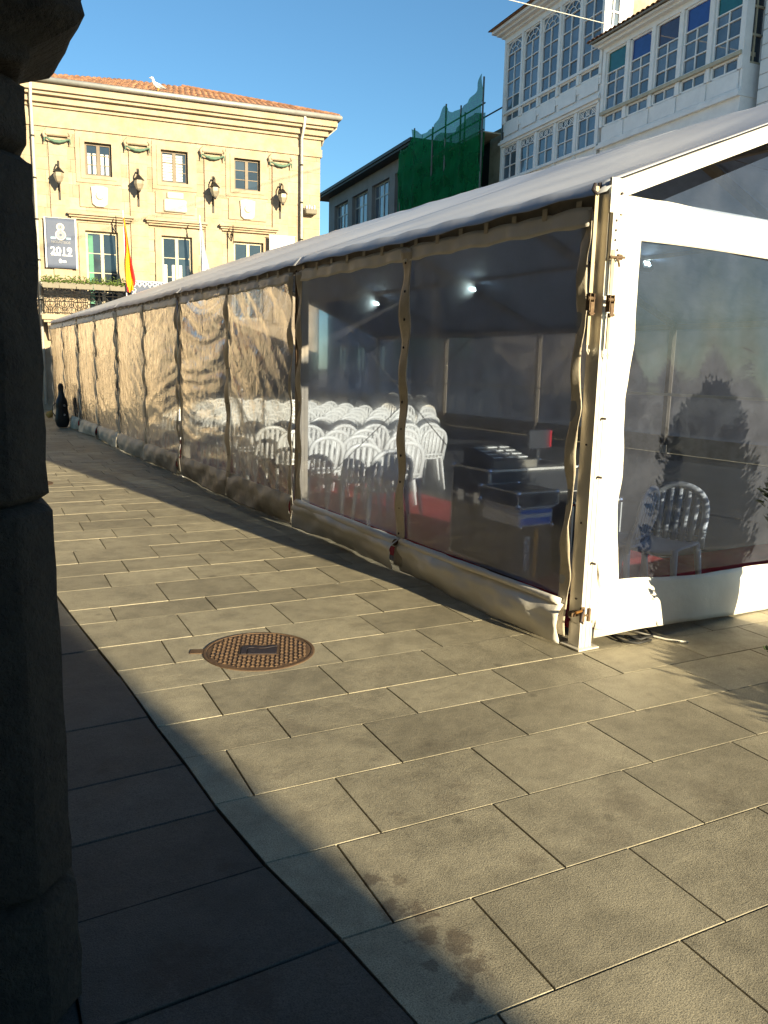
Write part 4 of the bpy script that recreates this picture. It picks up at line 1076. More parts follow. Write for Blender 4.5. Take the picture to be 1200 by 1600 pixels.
# upper windows
def casement(root, a, b, c, d, y, fmat, cols, rows_, gmat='window_glass', fw_=.06, extra=None, tops=None):
    f = MB(); mid = (a+b)/2
    f.box((a, y-.03, c), (a+fw_, y+.03, d)); f.box((b-fw_, y-.03, c), (b, y+.03, d)); f.box((a+fw_, y-.03, d-fw_), (b-fw_, y+.03, d)); f.box((a+fw_, y-.03, c), (b-fw_, y+.03, c+fw_)); f.box((mid-.05, y-.035, c+fw_), (mid+.05, y+.03, d-fw_))
    zs = [c+fw_+(d-c-2*fw_)*i/rows_ for i in range(rows_+1)]
    for z_ in zs[1:-1]: f.box((a+fw_, y-.018, z_-.012), (mid-.05, y+.012, z_+.012)); f.box((mid+.05, y-.018, z_-.012), (b-fw_, y+.012, z_+.012))
    w = f.build('window', fmat, root)
    for (p, q) in ((a+fw_, mid-.05), (mid+.05, b-fw_)):
        for u, v in zip(zs, zs[1:]):
            g = MB(); t1, t2 = br.uniform(-.004, .004), br.uniform(-.004, .004); g.add([(p, y+t1, u), (q, y+t2, u), (q, y+t2+.002, v), (p, y+t1+.002, v)], [(0, 1, 2, 3)]); g.build('pane', gmat, w)
    if extra: extra(w, a, b, c, d, y)
    return w
def curtains(w, a, b, c, d, y):
    for x in (a+.08, (a+b)/2-.16, (a+b)/2+.07, b-.18):
        m = MB(); m.grid(lambda u, v: (x+.09*u, y-.006-.004*sin(14*u), c+.08+(d-c)*.62*v), 4, 3); m.build('curtain', 'curtain', w)
def blind(w, a, b, c, d, y):
    for (p, q) in ((a+.07, (a+b)/2-.06), ((a+b)/2+.06, b-.16)):
        for i in range(9):
            z_ = c+.09+(d-c-.18)*i/9; m = MB(); m.box((p, y-.012, z_), (q, y-.006, z_+.07)); m.build('slat', 'curtain', w)
for i, (a, b, c, d) in enumerate(WU):
    casement(th, a, b, c, d, .12, 'wood_brown', 2, 3, extra=[curtains, blind, None][i])
    for r_, mtd in (((a-.27, b+.27, c-.22, d+.24), .035), ((a-.13, b+.13, c-.10, d+.12), .06)):
        m = MB(); x0, x1, z0, z1 = r_
        wall_open(m, x0, x1, z0, z1, [(a, b, c, d)], -mtd, .036 if mtd > .05 else .03); m.build('window_surround', 'town_stone', th)
    m = MB(); m.bbox((a-.20, -.045, c-.95), (b+.20, -.009, c-.28), .01); m.build('apron_panel', 'town_stone', th)
    cx = (a+b)/2; m = MB()
    if i == 1: m.bbox((cx-.36, -.12, c-.90), (cx+.36, -.045, c-.50), .03); m.bbox((cx-.26, -.12, c-.498), (cx+.26, -.045, c-.28), .03)
    else: m.prism([(cx-.25, c-.34), (cx-.22, c-.84), (cx-.12, c-.92), (cx+.12, c-.92), (cx+.22, c-.84), (cx+.25, c-.34), (cx+.10, c-.30), (cx-.10, c-.30)], -.12, -.044, 'y'); m.lathe([(.02, 0), (.12, .02), (.10, .05), (.02, .06)], (0, 0, 0), 10); n = 40; m.v[-n:] = [(cx+x, -.12-z_, c-.6+y) for x, y, z_ in m.v[-n:]]
    m.build('coat_of_arms', 'carved_plaque', th)
# lower french windows, ledges above
for i, (a, b, c, d) in enumerate(WL):
    casement(th, a, b, c, d, .14, 'wood_pale', 2, 4, fw_=.07, extra=[(lambda w, a, b, c, d, y: (lambda m: m.build('shutter', 'shutter_green', w))(MB().box((a+.08, y-.012, c+.3), (a+.22, y-.006, d-.12)))), curtains, None][i])
    m = MB(); wall_open(m, a-.20, b+.20, c, d+.22, [(a, b, c, d)], -.05, .03); m.build('window_surround', 'town_stone', th)
    m = MB(); cx = (a+b)/2; x0, x1 = cx-.98, cx+.98
    m.box((x0+.10, -.12, 5.93), (x1-.10, -.002, 5.99)); m.box((x0+.04, -.20, 5.99), (x1-.04, -.002, 6.05)); m.box((x0, -.28, 6.05), (x1, -.002, 6.12)); m.build('window_ledge', 'town_stone', th)
# downpipes
for x in (.20, 8.52):
    m = MB(); m.path([(x+.02, -.50, 9.72), (x+.02, -.42, 9.45), (x, -.30, 9.2), (x, -.14, 9.05), (x, -.14, .2)], .048, 8); p = m.build('downpipe', 'pipe_white', th, True)
    m = MB()
    for z_ in (8.2, 7.0, 5.8, 4.6, 3.4): m.lathe([(.058, z_), (.058, z_+.05)], (x, -.14, 0), 8)
    m.build('pipe_clip', 'iron_black', p)
m = MB(); m.path([(X1+.5, -.3, 9.68), (X1+.5, -.2, 9.5), (X1+.2, .2, 9.25), (X1+.12, .3, 9.0)], .035, 7); m.build('corner_pipe', 'pipe_white', th, True)
# wall lanterns
def lantern(x, z, label, root_y=-.05):
    P = Matrix.Translation(TP) @ Matrix.Rotation(TR, 4, 'Z') @ Vector((x, root_y-.01, z))
    t = thing('wall_lantern', label, 'lantern', P, TR, 'lanterns on the town hall pilasters')
    m = MB(); m.box((-.03, -.03, -.62), (.03, -.003, .52)); m.path([(0, -.02, .36), (0, -.22, .46), (0, -.42, .36), (0, -.42, .22)], .022, 6); m.path([(0, -.02, .10), (0, -.16, .16), (0, -.20, .28), (0, -.10, .34), (0, -.03, .28)], .016, 6); m.path([(0, -.02, -.4), (0, -.12, -.3), (0, -.06, -.18)], .016, 6); m.build('bracket', 'iron_black', t)
    m = MB(); m.lathe([(.02, .26), (.06, .22), (.15, .13), (.17, .10), (.15, .09)], (0, -.42, 0), 6); m.build('hood', 'iron_black', t)
    m = MB(); m.lathe([(.14, .09), (.15, -.02), (.09, -.16), (.05, -.19)], (0, -.42, 0), 6); g = m.build('glass', 'lantern_glass', t)
    m = MB(); m.lathe([(.05, -.19), (.05, -.22), (.015, -.27)], (0, -.42, 0), 6); m.build('finial', 'iron_black', t)
for x, lb in ((.89, 'black iron wall lantern above the blue 2019 banner'), (3.22, 'black iron wall lantern above the red and yellow flag, between two small windows'),
              (5.57, 'black iron wall lantern on the pilaster above the white and pale blue flag'), (7.80, 'black iron wall lantern beside the right-hand downpipe of the town hall')): lantern(x, 7.08, lb)
# floodlight box on the right corner
m = MB(); m.bbox((8.62, -.34, 6.66), (9.02, -.05, 6.82), .02); o = m.build('floodlight_box', 'planter_grey', None); o.location = TP; o.rotation_euler = (0, 0, TR); tag(o, 'grey floodlight box on the corner of the town hall beside the downpipe', 'floodlight')
m = MB()
for i in range(4): m.box((8.66+i*.09, -.28, 6.82), (8.69+i*.09, -.12, 6.82+.10+.03*(i % 2)))
m.build('fins', 'print_white', o)
# curly hooks above the french windows
for x, lb in ((2.50, 'curled black iron bracket beside the red and yellow flag pole'), (6.15, 'curled black iron bracket at the right-hand window ledge')):
    P = Matrix.Translation(TP) @ Matrix.Rotation(TR, 4, 'Z') @ Vector((x, 0, 5.72))
    t = thing('iron_hook', lb, 'bracket', P, TR, 'curled iron brackets on the town hall')
    m = MB(); m.path([(0, -.06, -.1), (0, -.20, .0), (0, -.34, .10), (0, -.44, .22), (0, -.38, .30), (0, -.32, .22), (0, -.38, .17)], .018, 6); m.path([(0, -.10, 0), (0, -.18, .12), (0, -.10, .16), (0, -.07, .09)], .014, 6); m.build('scroll', 'iron_black', t); m = MB(); m.tube((0, -.42, -.25), (0, -.42, .35), .012, 6); m.build('rod', 'iron_black', t)

# balcony with iron railing and flower boxes
bal = thing('balcony', 'stone balcony with curly black iron railing on the town hall front', 'balcony', TP, TR)
BX0, BX1, BD, BZ = .28, 2.72, .72, 2.98
m = MB(); m.box((BX0-.05, -BD-.05, BZ-.16), (BX1+.05, -.065, BZ)); m.box((BX0+.0, -BD+.02, BZ-.24), (BX1-.0, -.065, BZ-.16)); m.build('slab', 'town_stone', bal)
for x in (BX0+.1, BX1-.3):
    m = MB(); m.prism([(-.07, BZ-.24), (-BD+.08, BZ-.24), (-BD+.10, BZ-.34), (-.35, BZ-.45), (-.15, BZ-.75), (-.07, BZ-.78)], x, x+.2, 'x'); m.build('corbel', 'town_stone', bal)
RT = 3.80
def rail_run(p0, p1):
    p0 = Vector(p0); p1 = Vector(p1); L = (p1-p0).length; d = (p1-p0)/L
    m = MB()
    for z_ in (BZ+.05, BZ+.60, RT): m.path([p0+Vector((0, 0, z_)), p1+Vector((0, 0, z_))], .016, 6)
    n = max(1, round(L/.40)); st = L/n
    for i in range(n+1): m.tube(p0+d*st*i+Vector((0, 0, BZ)), p0+d*st*i+Vector((0, 0, RT)), .012, 6)
    for i in range(n):
        c = p0+d*(st*(i+.5))
        for (rad, zz_) in ((.15, BZ+.32), (.09, BZ+.32), (.05, BZ+.48), (.05, BZ+.16)):
            m.path([c+d*rad*cos(2*pi*q/14)+Vector((0, 0, zz_+rad*1.2*sin(2*pi*q/14))) for q in range(14)], .010, 5, closed=True)
        for sg in (-1, 1):
            m.path([c+d*sg*(.02+.12*(1-q/10))*cos(q*.75)+Vector((0, 0, BZ+.70+.07*sin(q*.75)*(1-q/14))) for q in range(11)], .010, 5)
            m.path([c+d*sg*(.15+.03*sin(q*.9))+Vector((0, 0, BZ+.08+.05*q)) for q in range(10)], .008, 5)
    return m
rail_run((BX0, -BD, 0), (BX1, -BD, 0)).build('railing', 'iron_black', bal)
rail_run((BX0, -BD, 0), (BX0, -.08, 0)).build('railing', 'iron_black', bal); rail_run((BX1, -BD, 0), (BX1, -.08, 0)).build('railing', 'iron_black', bal)
for i in range(5):
    x = BX0+.02+i*.485
    P = Matrix.Translation(TP) @ Matrix.Rotation(TR, 4, 'Z') @ Vector((x, -BD-.02, RT-.05))
    t = thing('flower_box', ['grey flower box with leafy plants beside the left downpipe, at the balcony end', 'grey flower box with leafy plants hanging below the blue 2019 banner', 'grey flower box with leafy plants at the middle of the balcony rail', 'grey flower box with leafy plants in front of the green shuttered balcony window', 'grey flower box with leafy plants next to the red and yellow flag'][i], 'planter', P, TR, 'flower boxes along the balcony')
    m = MB(); m.prism([(.0, 0), (.46, 0), (.47, .17), (-.01, .17)], -.20, -.02, 'y'); m.build('box', 'planter_grey', t)
    m = MB(); fr_ = random.Random(i+40)
    for q in range(260):
        p = Vector((fr_.uniform(-.02, .48), fr_.uniform(-.24, .02), .15+.24*fr_.random()**1.3*(.6+.4*sin(7*fr_.random())))); a = fr_.uniform(0, 6.28); d = Vector((cos(a), sin(a), fr_.uniform(-.2, .9))).normalized(); s = d.orthogonal().normalized(); L = fr_.uniform(.05, .10)
        m.add([p, p+d*L*.5+s*L*.28, p+d*L, p+d*L*.5-s*L*.28], [(0, 1, 2, 3)])
    m.build('plants', 'leaf_green', t)

# ---- banners and flags
def text(body, size, x, z, y, mat, parent, name='lettering', sx=1.0):
    cu = bpy.data.curves.new(name, 'FONT'); cu.body = body; cu.size = size; cu.align_x = 'CENTER'; cu.extrude = .001; cu.resolution_u = 3; cu.offset = size*.018
    ob = bpy.data.objects.new(name+'_tmp', cu); col.objects.link(ob)
    dg = bpy.context.evaluated_depsgraph_get(); me = bpy.data.meshes.new_from_object(ob.evaluated_get(dg)); bpy.data.objects.remove(ob, do_unlink=True)
    me.materials.clear(); me.materials.append(MATS[mat]); me.transform(Matrix.Rotation(pi/2, 4, 'X')); me.transform(Matrix.Diagonal((sx, 1, 1, 1)))
    return link(name, me, parent, (x, y, z))
def at_town(x, y, z): return Matrix.Translation(TP) @ Matrix.Rotation(TR, 4, 'Z') @ Vector((x, y, z))
bn = thing('banner', 'tall blue-grey banner reading 2019 hanging beside the balcony window', 'banner', at_town(.40, -.155, 4.42), TR)
m = MB(); m.sheet(lambda u, v: (.92*u, .006*sin(5*u+3*v), 1.48*v), 12, 12, .004, (0, 1, 0)); m.build('cloth', 'banner_blue', bn, True)
m = MB(); m.box((0, -.014, 0), (.035, -.010, 1.48)); m.box((.885, -.014, 0), (.92, -.010, 1.48)); m.build('edge', 'print_white', bn)
m = MB(); m.tube((-.02, 0, 1.49), (.94, 0, 1.49), .014, 8); m.build('rod', 'zinc', bn)
def ring2(m, cx, cz, r, w_, y): 
    for q in range(24):
        a0, a1 = 2*pi*q/24, 2*pi*(q+1)/24; m.add([(cx+(r-w_)*cos(a0), y, cz+(r-w_)*sin(a0)), (cx+r*cos(a0), y, cz+r*sin(a0)), (cx+r*cos(a1), y, cz+r*sin(a1)), (cx+(r-w_)*cos(a1), y, cz+(r-w_)*sin(a1))], [(0, 1, 2, 3)])
m = MB(); ring2(m, .46, 1.22, .115, .045, -.0115); ring2(m, .46, .985, .155, .035, -.0115); m.build('numeral_outline', 'print_cream', bn)
m = MB(); ring2(m, .46, 1.22, .055, .03, -.0118); ring2(m, .46, .985, .11, .07, -.0118); m.build('numeral_fill', 'print_pale', bn)
m = MB(); m.box((.17, -.012, .86), (.31, -.010, .92)); m.box((.62, -.012, .86), (.75, -.010, .92)); m.build('side_mark', 'print_sky', bn)
text('NOSAITEOS', .105, .46, .735, -.012, 'print_pale', bn, sx=.98)
text('2019', .31, .46, .41, -.012, 'print_white', bn, sx=1.02)
m = MB()      # small line of print, too fine to read
for x0_, x1_ in ((.17, .20), (.23, .34), (.37, .44), (.48, .58), (.59, .77)): m.box((x0_, -.012, .365), (x1_, -.010, .40))
stuff(m.build('small_print', 'print_white', bn))
m = MB(); m.prism([(.38, .17), (.40, .15), (.44, .15), (.46, .17), (.46, .24), (.42, .28), (.38, .24)], -.012, -.010, 'y'); m.box((.48, -.012, .17), (.59, -.010, .19)); m.box((.48, -.012, .20), (.59, -.010, .225)); m.build('crest_mark', 'print_white', bn)
bb = thing('ornament_banner', 'blue balcony cloth with white lace-like border beside the red and yellow flag', 'banner', at_town(2.86, -.76, 3.2), TR)
m = MB(); m.sheet(lambda u, v: (1.9*u, .01*sin(9*u), .92*v), 16, 6, .004, (0, 1, 0)); m.build('cloth', 'banner_blue', bb, True)
m = MB()
for i in range(12): ring2(m, .11+i*.155, .82, .065, .022, -.014); ring2(m, .11+i*.155, .75, .03, .012, -.014)
for i in range(5): ring2(m, .10, .62-i*.13, .06, .02, -.014)
m.box((.02, -.014, .89), (1.88, -.012, .91)); m.build('lace_border', 'print_white', bb)
wb = thing('white_banner', 'plain white banner hanging beside the right-hand downpipe', 'banner', at_town(7.38, -.30, 4.4), TR)
m = MB(); m.sheet(lambda u, v: (.86*u, .008*sin(6*u+2*v), 1.46*v), 10, 10, .004, (0, 1, 0)); m.build('cloth', 'cloth_white', wb, True)
m = MB(); m.tube((-.02, 0, 1.48), (.90, 0, 1.48), .014, 8); m.build('rod', 'zinc', wb)
def flag(x, y, z0, z1, label, mats, mfn, top_x):
    t = thing('flag', label, 'flag', at_town(x, y, z0), TR)
    m = MB(); m.tube((0, .02, -.3), (top_x, .02, z1-z0), .016, 8); m.build('pole', 'print_white', t)
    m = MB(); m.lathe([(.016, 0), (.03, .02), (.012, .10)], (top_x, .02, z1-z0), 8); m.build('finial', 'print_white', t)
    H = z1-z0-.12
    def fn(u, v):
        k = 1-v; w_ = (.05+.24*min(1, k*1.2))*(1 if k < .92 else .8)
        return (top_x*v-.01+w_*u*.9+.03*sin(7*k+u*2)*k, -.02+.07*sin(9*u+4*k)*(.4+k), -.10+H*v+.10-.03*sin(6*u))
    m = MB(); m.grid(fn, 18, 30, mfn=mfn); m.build('cloth', mats, t, True)
    return t
def spain(i, j):
    a = i/18+.35*sin(j*.22)
    return 0 if (a < .26 or a > .92) else 1
flag(2.72, -1.0, 3.75, 6.05, 'limp red and yellow flag hanging from a white pole at the balcony', ['cloth_red', 'cloth_yellow'], spain, -.03)
flag(5.06, -1.0, 3.9, 6.1, 'limp white and pale blue flag on a white pole before the middle window', ['cloth_white', 'cloth_sky'], lambda i, j: 1 if 5 < i+int(j*.25) < 9 else 0, -.06)
# gull on the eaves
P = at_town(3.86, -.52, 9.83)
gl = thing('seagull', 'white seagull standing on the edge of the tiled roof', 'bird', P, TR+radians(200))
m = MB(); prof = [(-.24, .01, .0), (-.16, .045, .01), (-.06, .075, .02), (.04, .08, .03), (.11, .06, .07), (.14, .042, .12), (.155, .042, .17), (.175, .045, .20), (.20, .035, .205), (.225, .012, .20)]
m.path([(x, 0, .13+z_) for x, r_, z_ in prof], [r_ for x, r_, z_ in prof], 10); m.build('body', 'gull_white', gl, True)
for s in (-1, 1):
    m = MB(); m.path([(.07, s*.065, .16), (-.06, s*.075, .15), (-.20, s*.03, .13), (-.29, s*.01, .12)], [.03, .05, .025, .004], 6, .35); m.build('wing', 'gull_grey', gl, True)
    m = MB(); m.tube((-.01, s*.03, .10), (0, s*.03, 0), .006, 5); m.build('leg', 'cloth_yellow', gl)
m = MB(); m.tube((.22, 0, .33), (.27, 0, .32), .013, 6, .003); m.build('bill', 'cloth_yellow', gl)

# house to the left of the town hall (seen mirrored in the plastic)
nh = thing('stone_house', 'sunlit ochre stone house standing left of the town hall', 'building', TP, TR)
m = MB(); hops = [(x, x+1, z_, z_+1.7) for x in (-2.9, -5.3) for z_ in (.3, 3.6, 6.4)]
wall_open(m, -6.9, -1.4, 0, 9.0, hops, -.3, .2); m.box((-6.9, .2, 0), (-1.4, 7, 9.0)); m.build('wall', 'town_stone', nh)
for (a, b, c, d) in hops: m = MB(); m.box((a, -.06, c), (b, 0, d)); m.build('window', 'wood_brown', nh)
m = MB(); m.add([(-7.2, -.7, 9.0), (-1.2, -.7, 9.0), (-1.2, 7, 9.0), (-7.2, 7, 9.0), (-7.2, 3.2, 10.5), (-1.2, 3.2, 10.5)], [(0, 1, 5, 4), (2, 3, 4, 5), (1, 2, 5), (3, 0, 4), (3, 2, 1, 0)]); m.build('roof', 'roof_tile', nh)

lh = thing('low_house', 'low brown-roofed house far behind the stone house', 'building', (-22, 38, 0), radians(25))
m = MB(); hops = [(x, x+1, 1.2, 2.8) for x in (1.5, 4.5, 7.5, 10.5)]; wall_open(m, 0, 13, 0, 4.4, hops, 0, .4); m.box((0, .4, 0), (13, 8, 4.4)); m.build('wall', 'rough_stone', lh)
for (a, b, c, d) in hops: m = MB(); m.box((a, .2, c), (b, .26, d)); m.build('window', 'wood_brown', lh)
m = MB(); m.add([(-.4, -.5, 4.4), (13.4, -.5, 4.4), (13.4, 8.5, 4.4), (-.4, 8.5, 4.4), (-.4, 4, 7.2), (13.4, 4, 7.2)], [(0, 1, 5, 4), (2, 3, 4, 5), (1, 2, 5), (3, 0, 4), (3, 2, 1, 0)]); m.build('roof', 'roof_tile', lh)

# ================================================================== RIGHT-HAND ROW
GA = radians(8.0); GX = 13.0
gdir = Vector((sin(GA), cos(GA), 0)); gnor = Vector((cos(GA), -sin(GA), 0))
def gal_root(name, s, label):
    P = gnor*(cos(GA)*GX)+gdir*s
    return thing(name, label, 'building', P, radians(-98.0))
# local x runs towards the viewer (decreasing s), local y into the building
def gwin(root, a, b, zs, y, mats, style, fw_=.07):
    """window a..b with horizontal rails zs (list of z); style per row: number of panes or 'arch'/'lattice'"""
    f = MB(); c, d = zs[0], zs[-1]; mid = (a+b)/2
    f.box((a, y-.04, c), (a+fw_, y+.03, d)); f.box((b-fw_, y-.04, c), (b, y+.03, d))
    for i, z_ in enumerate(zs):
        h = .05 if i in (0, len(zs)-1) else .026
        f.box((a+fw_, y-.035, z_-h*.5), (b-fw_, y+.025, z_+h*.5))
    panes = []
    for i, stl in enumerate(style):
        u, v = zs[i]+.013, zs[i+1]-.013
        if stl == 'arch':
            R = (b-a)/2-fw_
            f.path([(mid+R*cos(pi*q/12), y-.01, u+(v-u)*.92*sin(pi*q/12)) for q in range(13)], .022, 4)
            f.path([(mid+R*.45*cos(pi*q/8), y-.01, u+(v-u)*.45*sin(pi*q/8)) for q in range(9)], .014, 4)
            for an in (.25, .5, .75): f.tube((mid+R*.45*cos(pi*an), y-.01, u+(v-u)*.45*sin(pi*an)), (mid+R*cos(pi*an), y-.01, u+(v-u)*.92*sin(pi*an)), .012, 4)
            panes.append((a+fw_, b-fw_, u, v, mats[i]))
        elif stl == 'lattice':
            n = 3; w_ = (b-a-2*fw_)/n
            for q in range(n):
                x0 = a+fw_+q*w_; f.tube((x0, y-.01, u), (x0+w_, y-.01, v), .014, 4); f.tube((x0+w_, y-.012, u), (x0, y-.012, v), .014, 4)
                f.path([(x0+w_/2+w_*.3*cos(2*pi*e/8), y-.014, (u+v)/2+(v-u)*.3*sin(2*pi*e/8)) for e in range(8)], .012, 4, closed=True)
            panes.append((a+fw_, b-fw_, u, v, mats[i]))
        elif stl == 1: panes.append((a+fw_, b-fw_, u, v, mats[i]))
        else:
            f.box((mid-.016, y-.03, u), (mid+.016, y+.02, v))
            panes += [(a+fw_, mid-.016, u, v, mats[i]), (mid+.016, b-fw_, u, v, mats[i])]
    w = f.build('window', 'white_paint', root)
    for (p, q, u, v, mt) in panes:
        g = MB(); t1, t2, t3 = (br.uniform(-.006, .006) for _ in range(3)); g.add([(p, y+.008+t1, u), (q, y+.008+t2, u), (q, y+.008+t2+t3, v), (p, y+.008+t1+t3, v)], [(0, 1, 2, 3)]); g.build('pane', mt, w)
    return w
G_ = 'gallery_glass'
# --- gallery house 1 (far, taller)
S1 = 23.85
g1 = gal_root('gallery_house', S1, 'tall white house with arched glazed gallery next to the green netting')
L1 = 5.75; bw = L1/5
m = MB()
m.box((0, .02, 10.16), (L1, .6, 10.42)); m.box((0, .05, 9.86), (L1, .6, 10.16)); m.build('lower_panel', 'white_paint', g1)
for k in range(5):
    m = MB(); m.bbox((k*bw+.10, .0, 9.98), (k*bw+bw-.10, .018, 10.34), .004); m.build('apron_board', 'white_paint', g1)
m = MB(); m.box((-.06, -.06, 9.78), (L1+.06, .6, 9.86)); m.box((-.10, -.12, 9.70), (L1+.10, .6, 9.78)); m.box((-.05, -.05, 9.62), (L1+.05, .6, 9.70)); m.build('string_course', 'white_paint', g1)
m = MB(); m.box((-.02, -.05, 10.72), (L1+.02, .5, 10.80)); m.build('sill_rail', 'white_paint', g1)
m = MB()
for k in range(6): m.box((k*bw-.055, -.03, 10.42), (k*bw+.055, .2, 13.12)); m.box((k*bw-.06, -.02, 7.9), (k*bw+.06, .2, 9.62))
m.box((-.055, -.03, 13.12), (L1+.055, .3, 13.30)); m.build('posts', 'white_paint', g1)
m = MB(); m.box((-.12, -.15, 13.30), (L1+.12, .5, 13.38)); m.box((-.22, -.30, 13.38), (L1+.22, .5, 13.46)); m.box((-.34, -.44, 13.46), (L1+.34, .5, 13.56)); m.build('cornice', 'white_paint', g1)
m = MB(); m.add([(-.45, -.55, 13.57), (L1+.45, -.55, 13.57), (L1+.45, 7, 15.2), (-.45, 7, 15.2)], [(0, 1, 2, 3)]); m.add([(-.45, -.55, 13.60), (L1+.45, -.55, 13.60), (L1+.45, 7, 15.25), (-.45, 7, 15.25)], [(3, 2, 1, 0)]); m.build('roof', 'roof_tile', g1)
for k in range(5):
    gwin(g1, k*bw+.06, k*bw+bw-.06, [10.80, 11.25, 11.76, 12.22, 12.70, 13.10], .05, [G_]*5, [2, 2, 2, 2, 'arch'])
    gwin(g1, k*bw+.06, k*bw+bw-.06, [10.44, 10.70], .05, [G_], [2])
    gwin(g1, k*bw+.07, k*bw+bw-.07, [8.46, 8.90, 9.34, 9.60], .05, [G_, G_, G_], [2, 2, 'lattice'])
m = MB(); m.box((-.06, -.06, 8.36), (L1+.06, .3, 8.44)); m.box((0, .02, 7.5), (L1, .3, 8.36)); m.build('lower_panel', 'white_paint', g1)
m = MB(); m.box((.05, .62, 3.2), (L1-.05, 8, 13.3)); m.build('wall', 'white_render', g1)
# sunlit south return of the top gallery storey and rough gable behind it
m = MB(); m.box((L1, .0, 10.4), (L1+.05, .10, 13.3)); m.box((L1, .50, 10.4), (L1+.05, .60, 13.3)); m.box((L1, .10, 10.4), (L1+.05, .50, 11.3)); m.box((L1, .10, 13.0), (L1+.05, .50, 13.3)); m.build('gallery_return', 'white_paint', g1)
m = MB()
for z_ in (11.3, 11.72, 12.14, 12.56): m.box((L1+.01, .10, z_), (L1+.045, .50, z_+.05))
m.box((L1+.012, .28, 11.35), (L1+.04, .32, 13.0)); wo_ = m.build('return_window', 'white_paint', g1)
m = MB(); m.box((L1-.01, .10, 11.3), (L1+.005, .50, 13.0)); m.build('pane', G_, wo_)
m = MB(); m.box((L1-.10, .62, 7), (L1+.03, 1.0, 13.3)); m.build('white_pier', 'white_render', g1)
m = MB(); m.box((L1-.10, 1.0, 7), (L1+.02, 8, 14.9)); m.build('gable_wall', 'rough_stone', g1)
for z_ in (3.4, 0):
    pass
m = MB(); wall_open(m, 0, L1, 0, 7.5, [(.6+i*1.7, 1.7+i*1.7, z_, z_+2.3) for i in range(3) for z_ in (.1, 3.8)], .3, .62); m.build('ground_wall', 'shaded_stone', g1)
for i in range(3):
    for z_ in (.1, 3.8): m = MB(); m.box((.6+i*1.7, .52, z_), (1.7+i*1.7, .60, z_+2.3)); m.build('door' if z_ < 1 else 'window', 'wood_brown', g1)
# --- gallery house 2 (nearer, lower) with coloured upper panes
S2 = 17.92
g2 = gal_root('gallery_house', S2, 'white house with wide gallery glazed in teal and blue upper panes')
L2 = 5.42; bw2 = L2/5
m = MB(); m.box((0, .03, 8.42), (L2, .6, 8.86)); m.build('lower_panel', 'white_paint', g2)
for k in range(5):
    m = MB(); m.bbox((k*bw2+.05, .0, 8.44), (k*bw2+bw2-.05, .028, 8.84), .005); m.build('apron_board', 'white_paint', g2)
m = MB(); m.box((-.03, -.04, 8.34), (L2+.03, .6, 8.42)); m.box((-.08, -.10, 8.24), (L2+.08, .6, 8.34)); m.box((.02, .0, 7.4), (L2, .6, 8.24)); m.build('string_course', 'white_paint', g2)
m = MB(); m.box((-.02, -.07, 9.18), (L2+.02, .4, 9.27)); m.build('sill_rail', 'wood_pale', g2)
m = MB()
for k in range(6): m.box((k*bw2-.065, -.03, 8.86), (k*bw2+.065, .2, 10.92))
m.box((-.065, -.03, 10.92), (L2+.065, .3, 11.06)); m.build('posts', 'white_paint', g2)
m = MB(); m.box((-.15, -.18, 11.06), (L2+.15, .5, 11.13)); m.box((-.25, -.30, 11.13), (L2+.25, .5, 11.19)); m.build('cornice', 'white_paint', g2)
m = MB(); m.add([(-.3, -.40, 11.195), (L2+.3, -.40, 11.195), (L2+.3, 7, 12.6), (-.3, 7, 12.6), (-.3, -.40, 11.235), (L2+.3, -.40, 11.235), (L2+.3, 7, 12.64), (-.3, 7, 12.64)], [(3, 2, 1, 0), (4, 5, 6, 7), (0, 1, 5, 4), (1, 2, 6, 5), (3, 0, 4, 7)]); rf2 = m.build('roof', 'alu_shade_tone', g2)
m = MB()
for i in range(30):
    x = -.28+i*.2
    for j in range(3):
        y_ = -.44+j*.35; z_ = 11.24+(y_+.4)*.19
        m.add([(x-.09*cos(pi*q/5), yy_, zz_+.06*sin(pi*q/5)) for (yy_, zz_) in ((y_, z_), (y_+.4, z_+.085)) for q in range(6)], [(q, q+1, 7+q, 6+q) for q in range(5)])
stuff(m.build('eave_tiles', 'roof_tile', rf2))
tops = ['glass_teal', 'glass_blue', 'glass_plum', 'glass_blue', 'glass_teal']
for k in range(5):
    gwin(g2, k*bw2+.07, k*bw2+bw2-.07, [9.30, 9.66, 10.05, 10.32, 10.90], .05, [G_, G_, G_, tops[k]], [2, 2, 2, 1])
    gwin(g2, k*bw2+.07, k*bw2+bw2-.07, [8.88, 9.16], .05, [G_], [2])
m = MB(); m.box((.02, .62, 3.2), (L2, 8, 11.1)); m.build('wall', 'white_render', g2)
# south return of gallery 2
m = MB(); m.box((L2, .0, 7.4), (L2+.06, .08, 11.06)); m.box((L2, .54, 7.4), (L2+.06, .62, 11.06)); m.box((L2, .08, 7.4), (L2+.06, .54, 9.0)); m.build('gallery_return', 'white_paint', g2)
m = MB()
for z_ in (9.0, 9.62, 10.24, 10.86): m.box((L2+.01, .08, z_), (L2+.05, .54, z_+.05))
m.box((L2+.012, .29, 9.05), (L2+.045, .33, 10.9)); wo_ = m.build('return_window', 'wood_pale', g2)
m = MB(); m.box((L2-.01, .08, 9.0), (L2+.004, .54, 11.0)); m.build('pane', G_, wo_)
m = MB(); wall_open(m, 0, L2, 0, 7.4, [(.5+i*1.7, 1.6+i*1.7, z_, z_+2.3) for i in range(3) for z_ in (.1, 3.8)], .3, .62); m.build('ground_wall', 'shaded_stone', g2)
for i in range(3):
    for z_ in (.1, 3.8): m = MB(); m.box((.5+i*1.7, .52, z_), (1.6+i*1.7, .60, z_+2.3)); m.build('door' if z_ < 1 else 'window', 'wood_brown', g2)
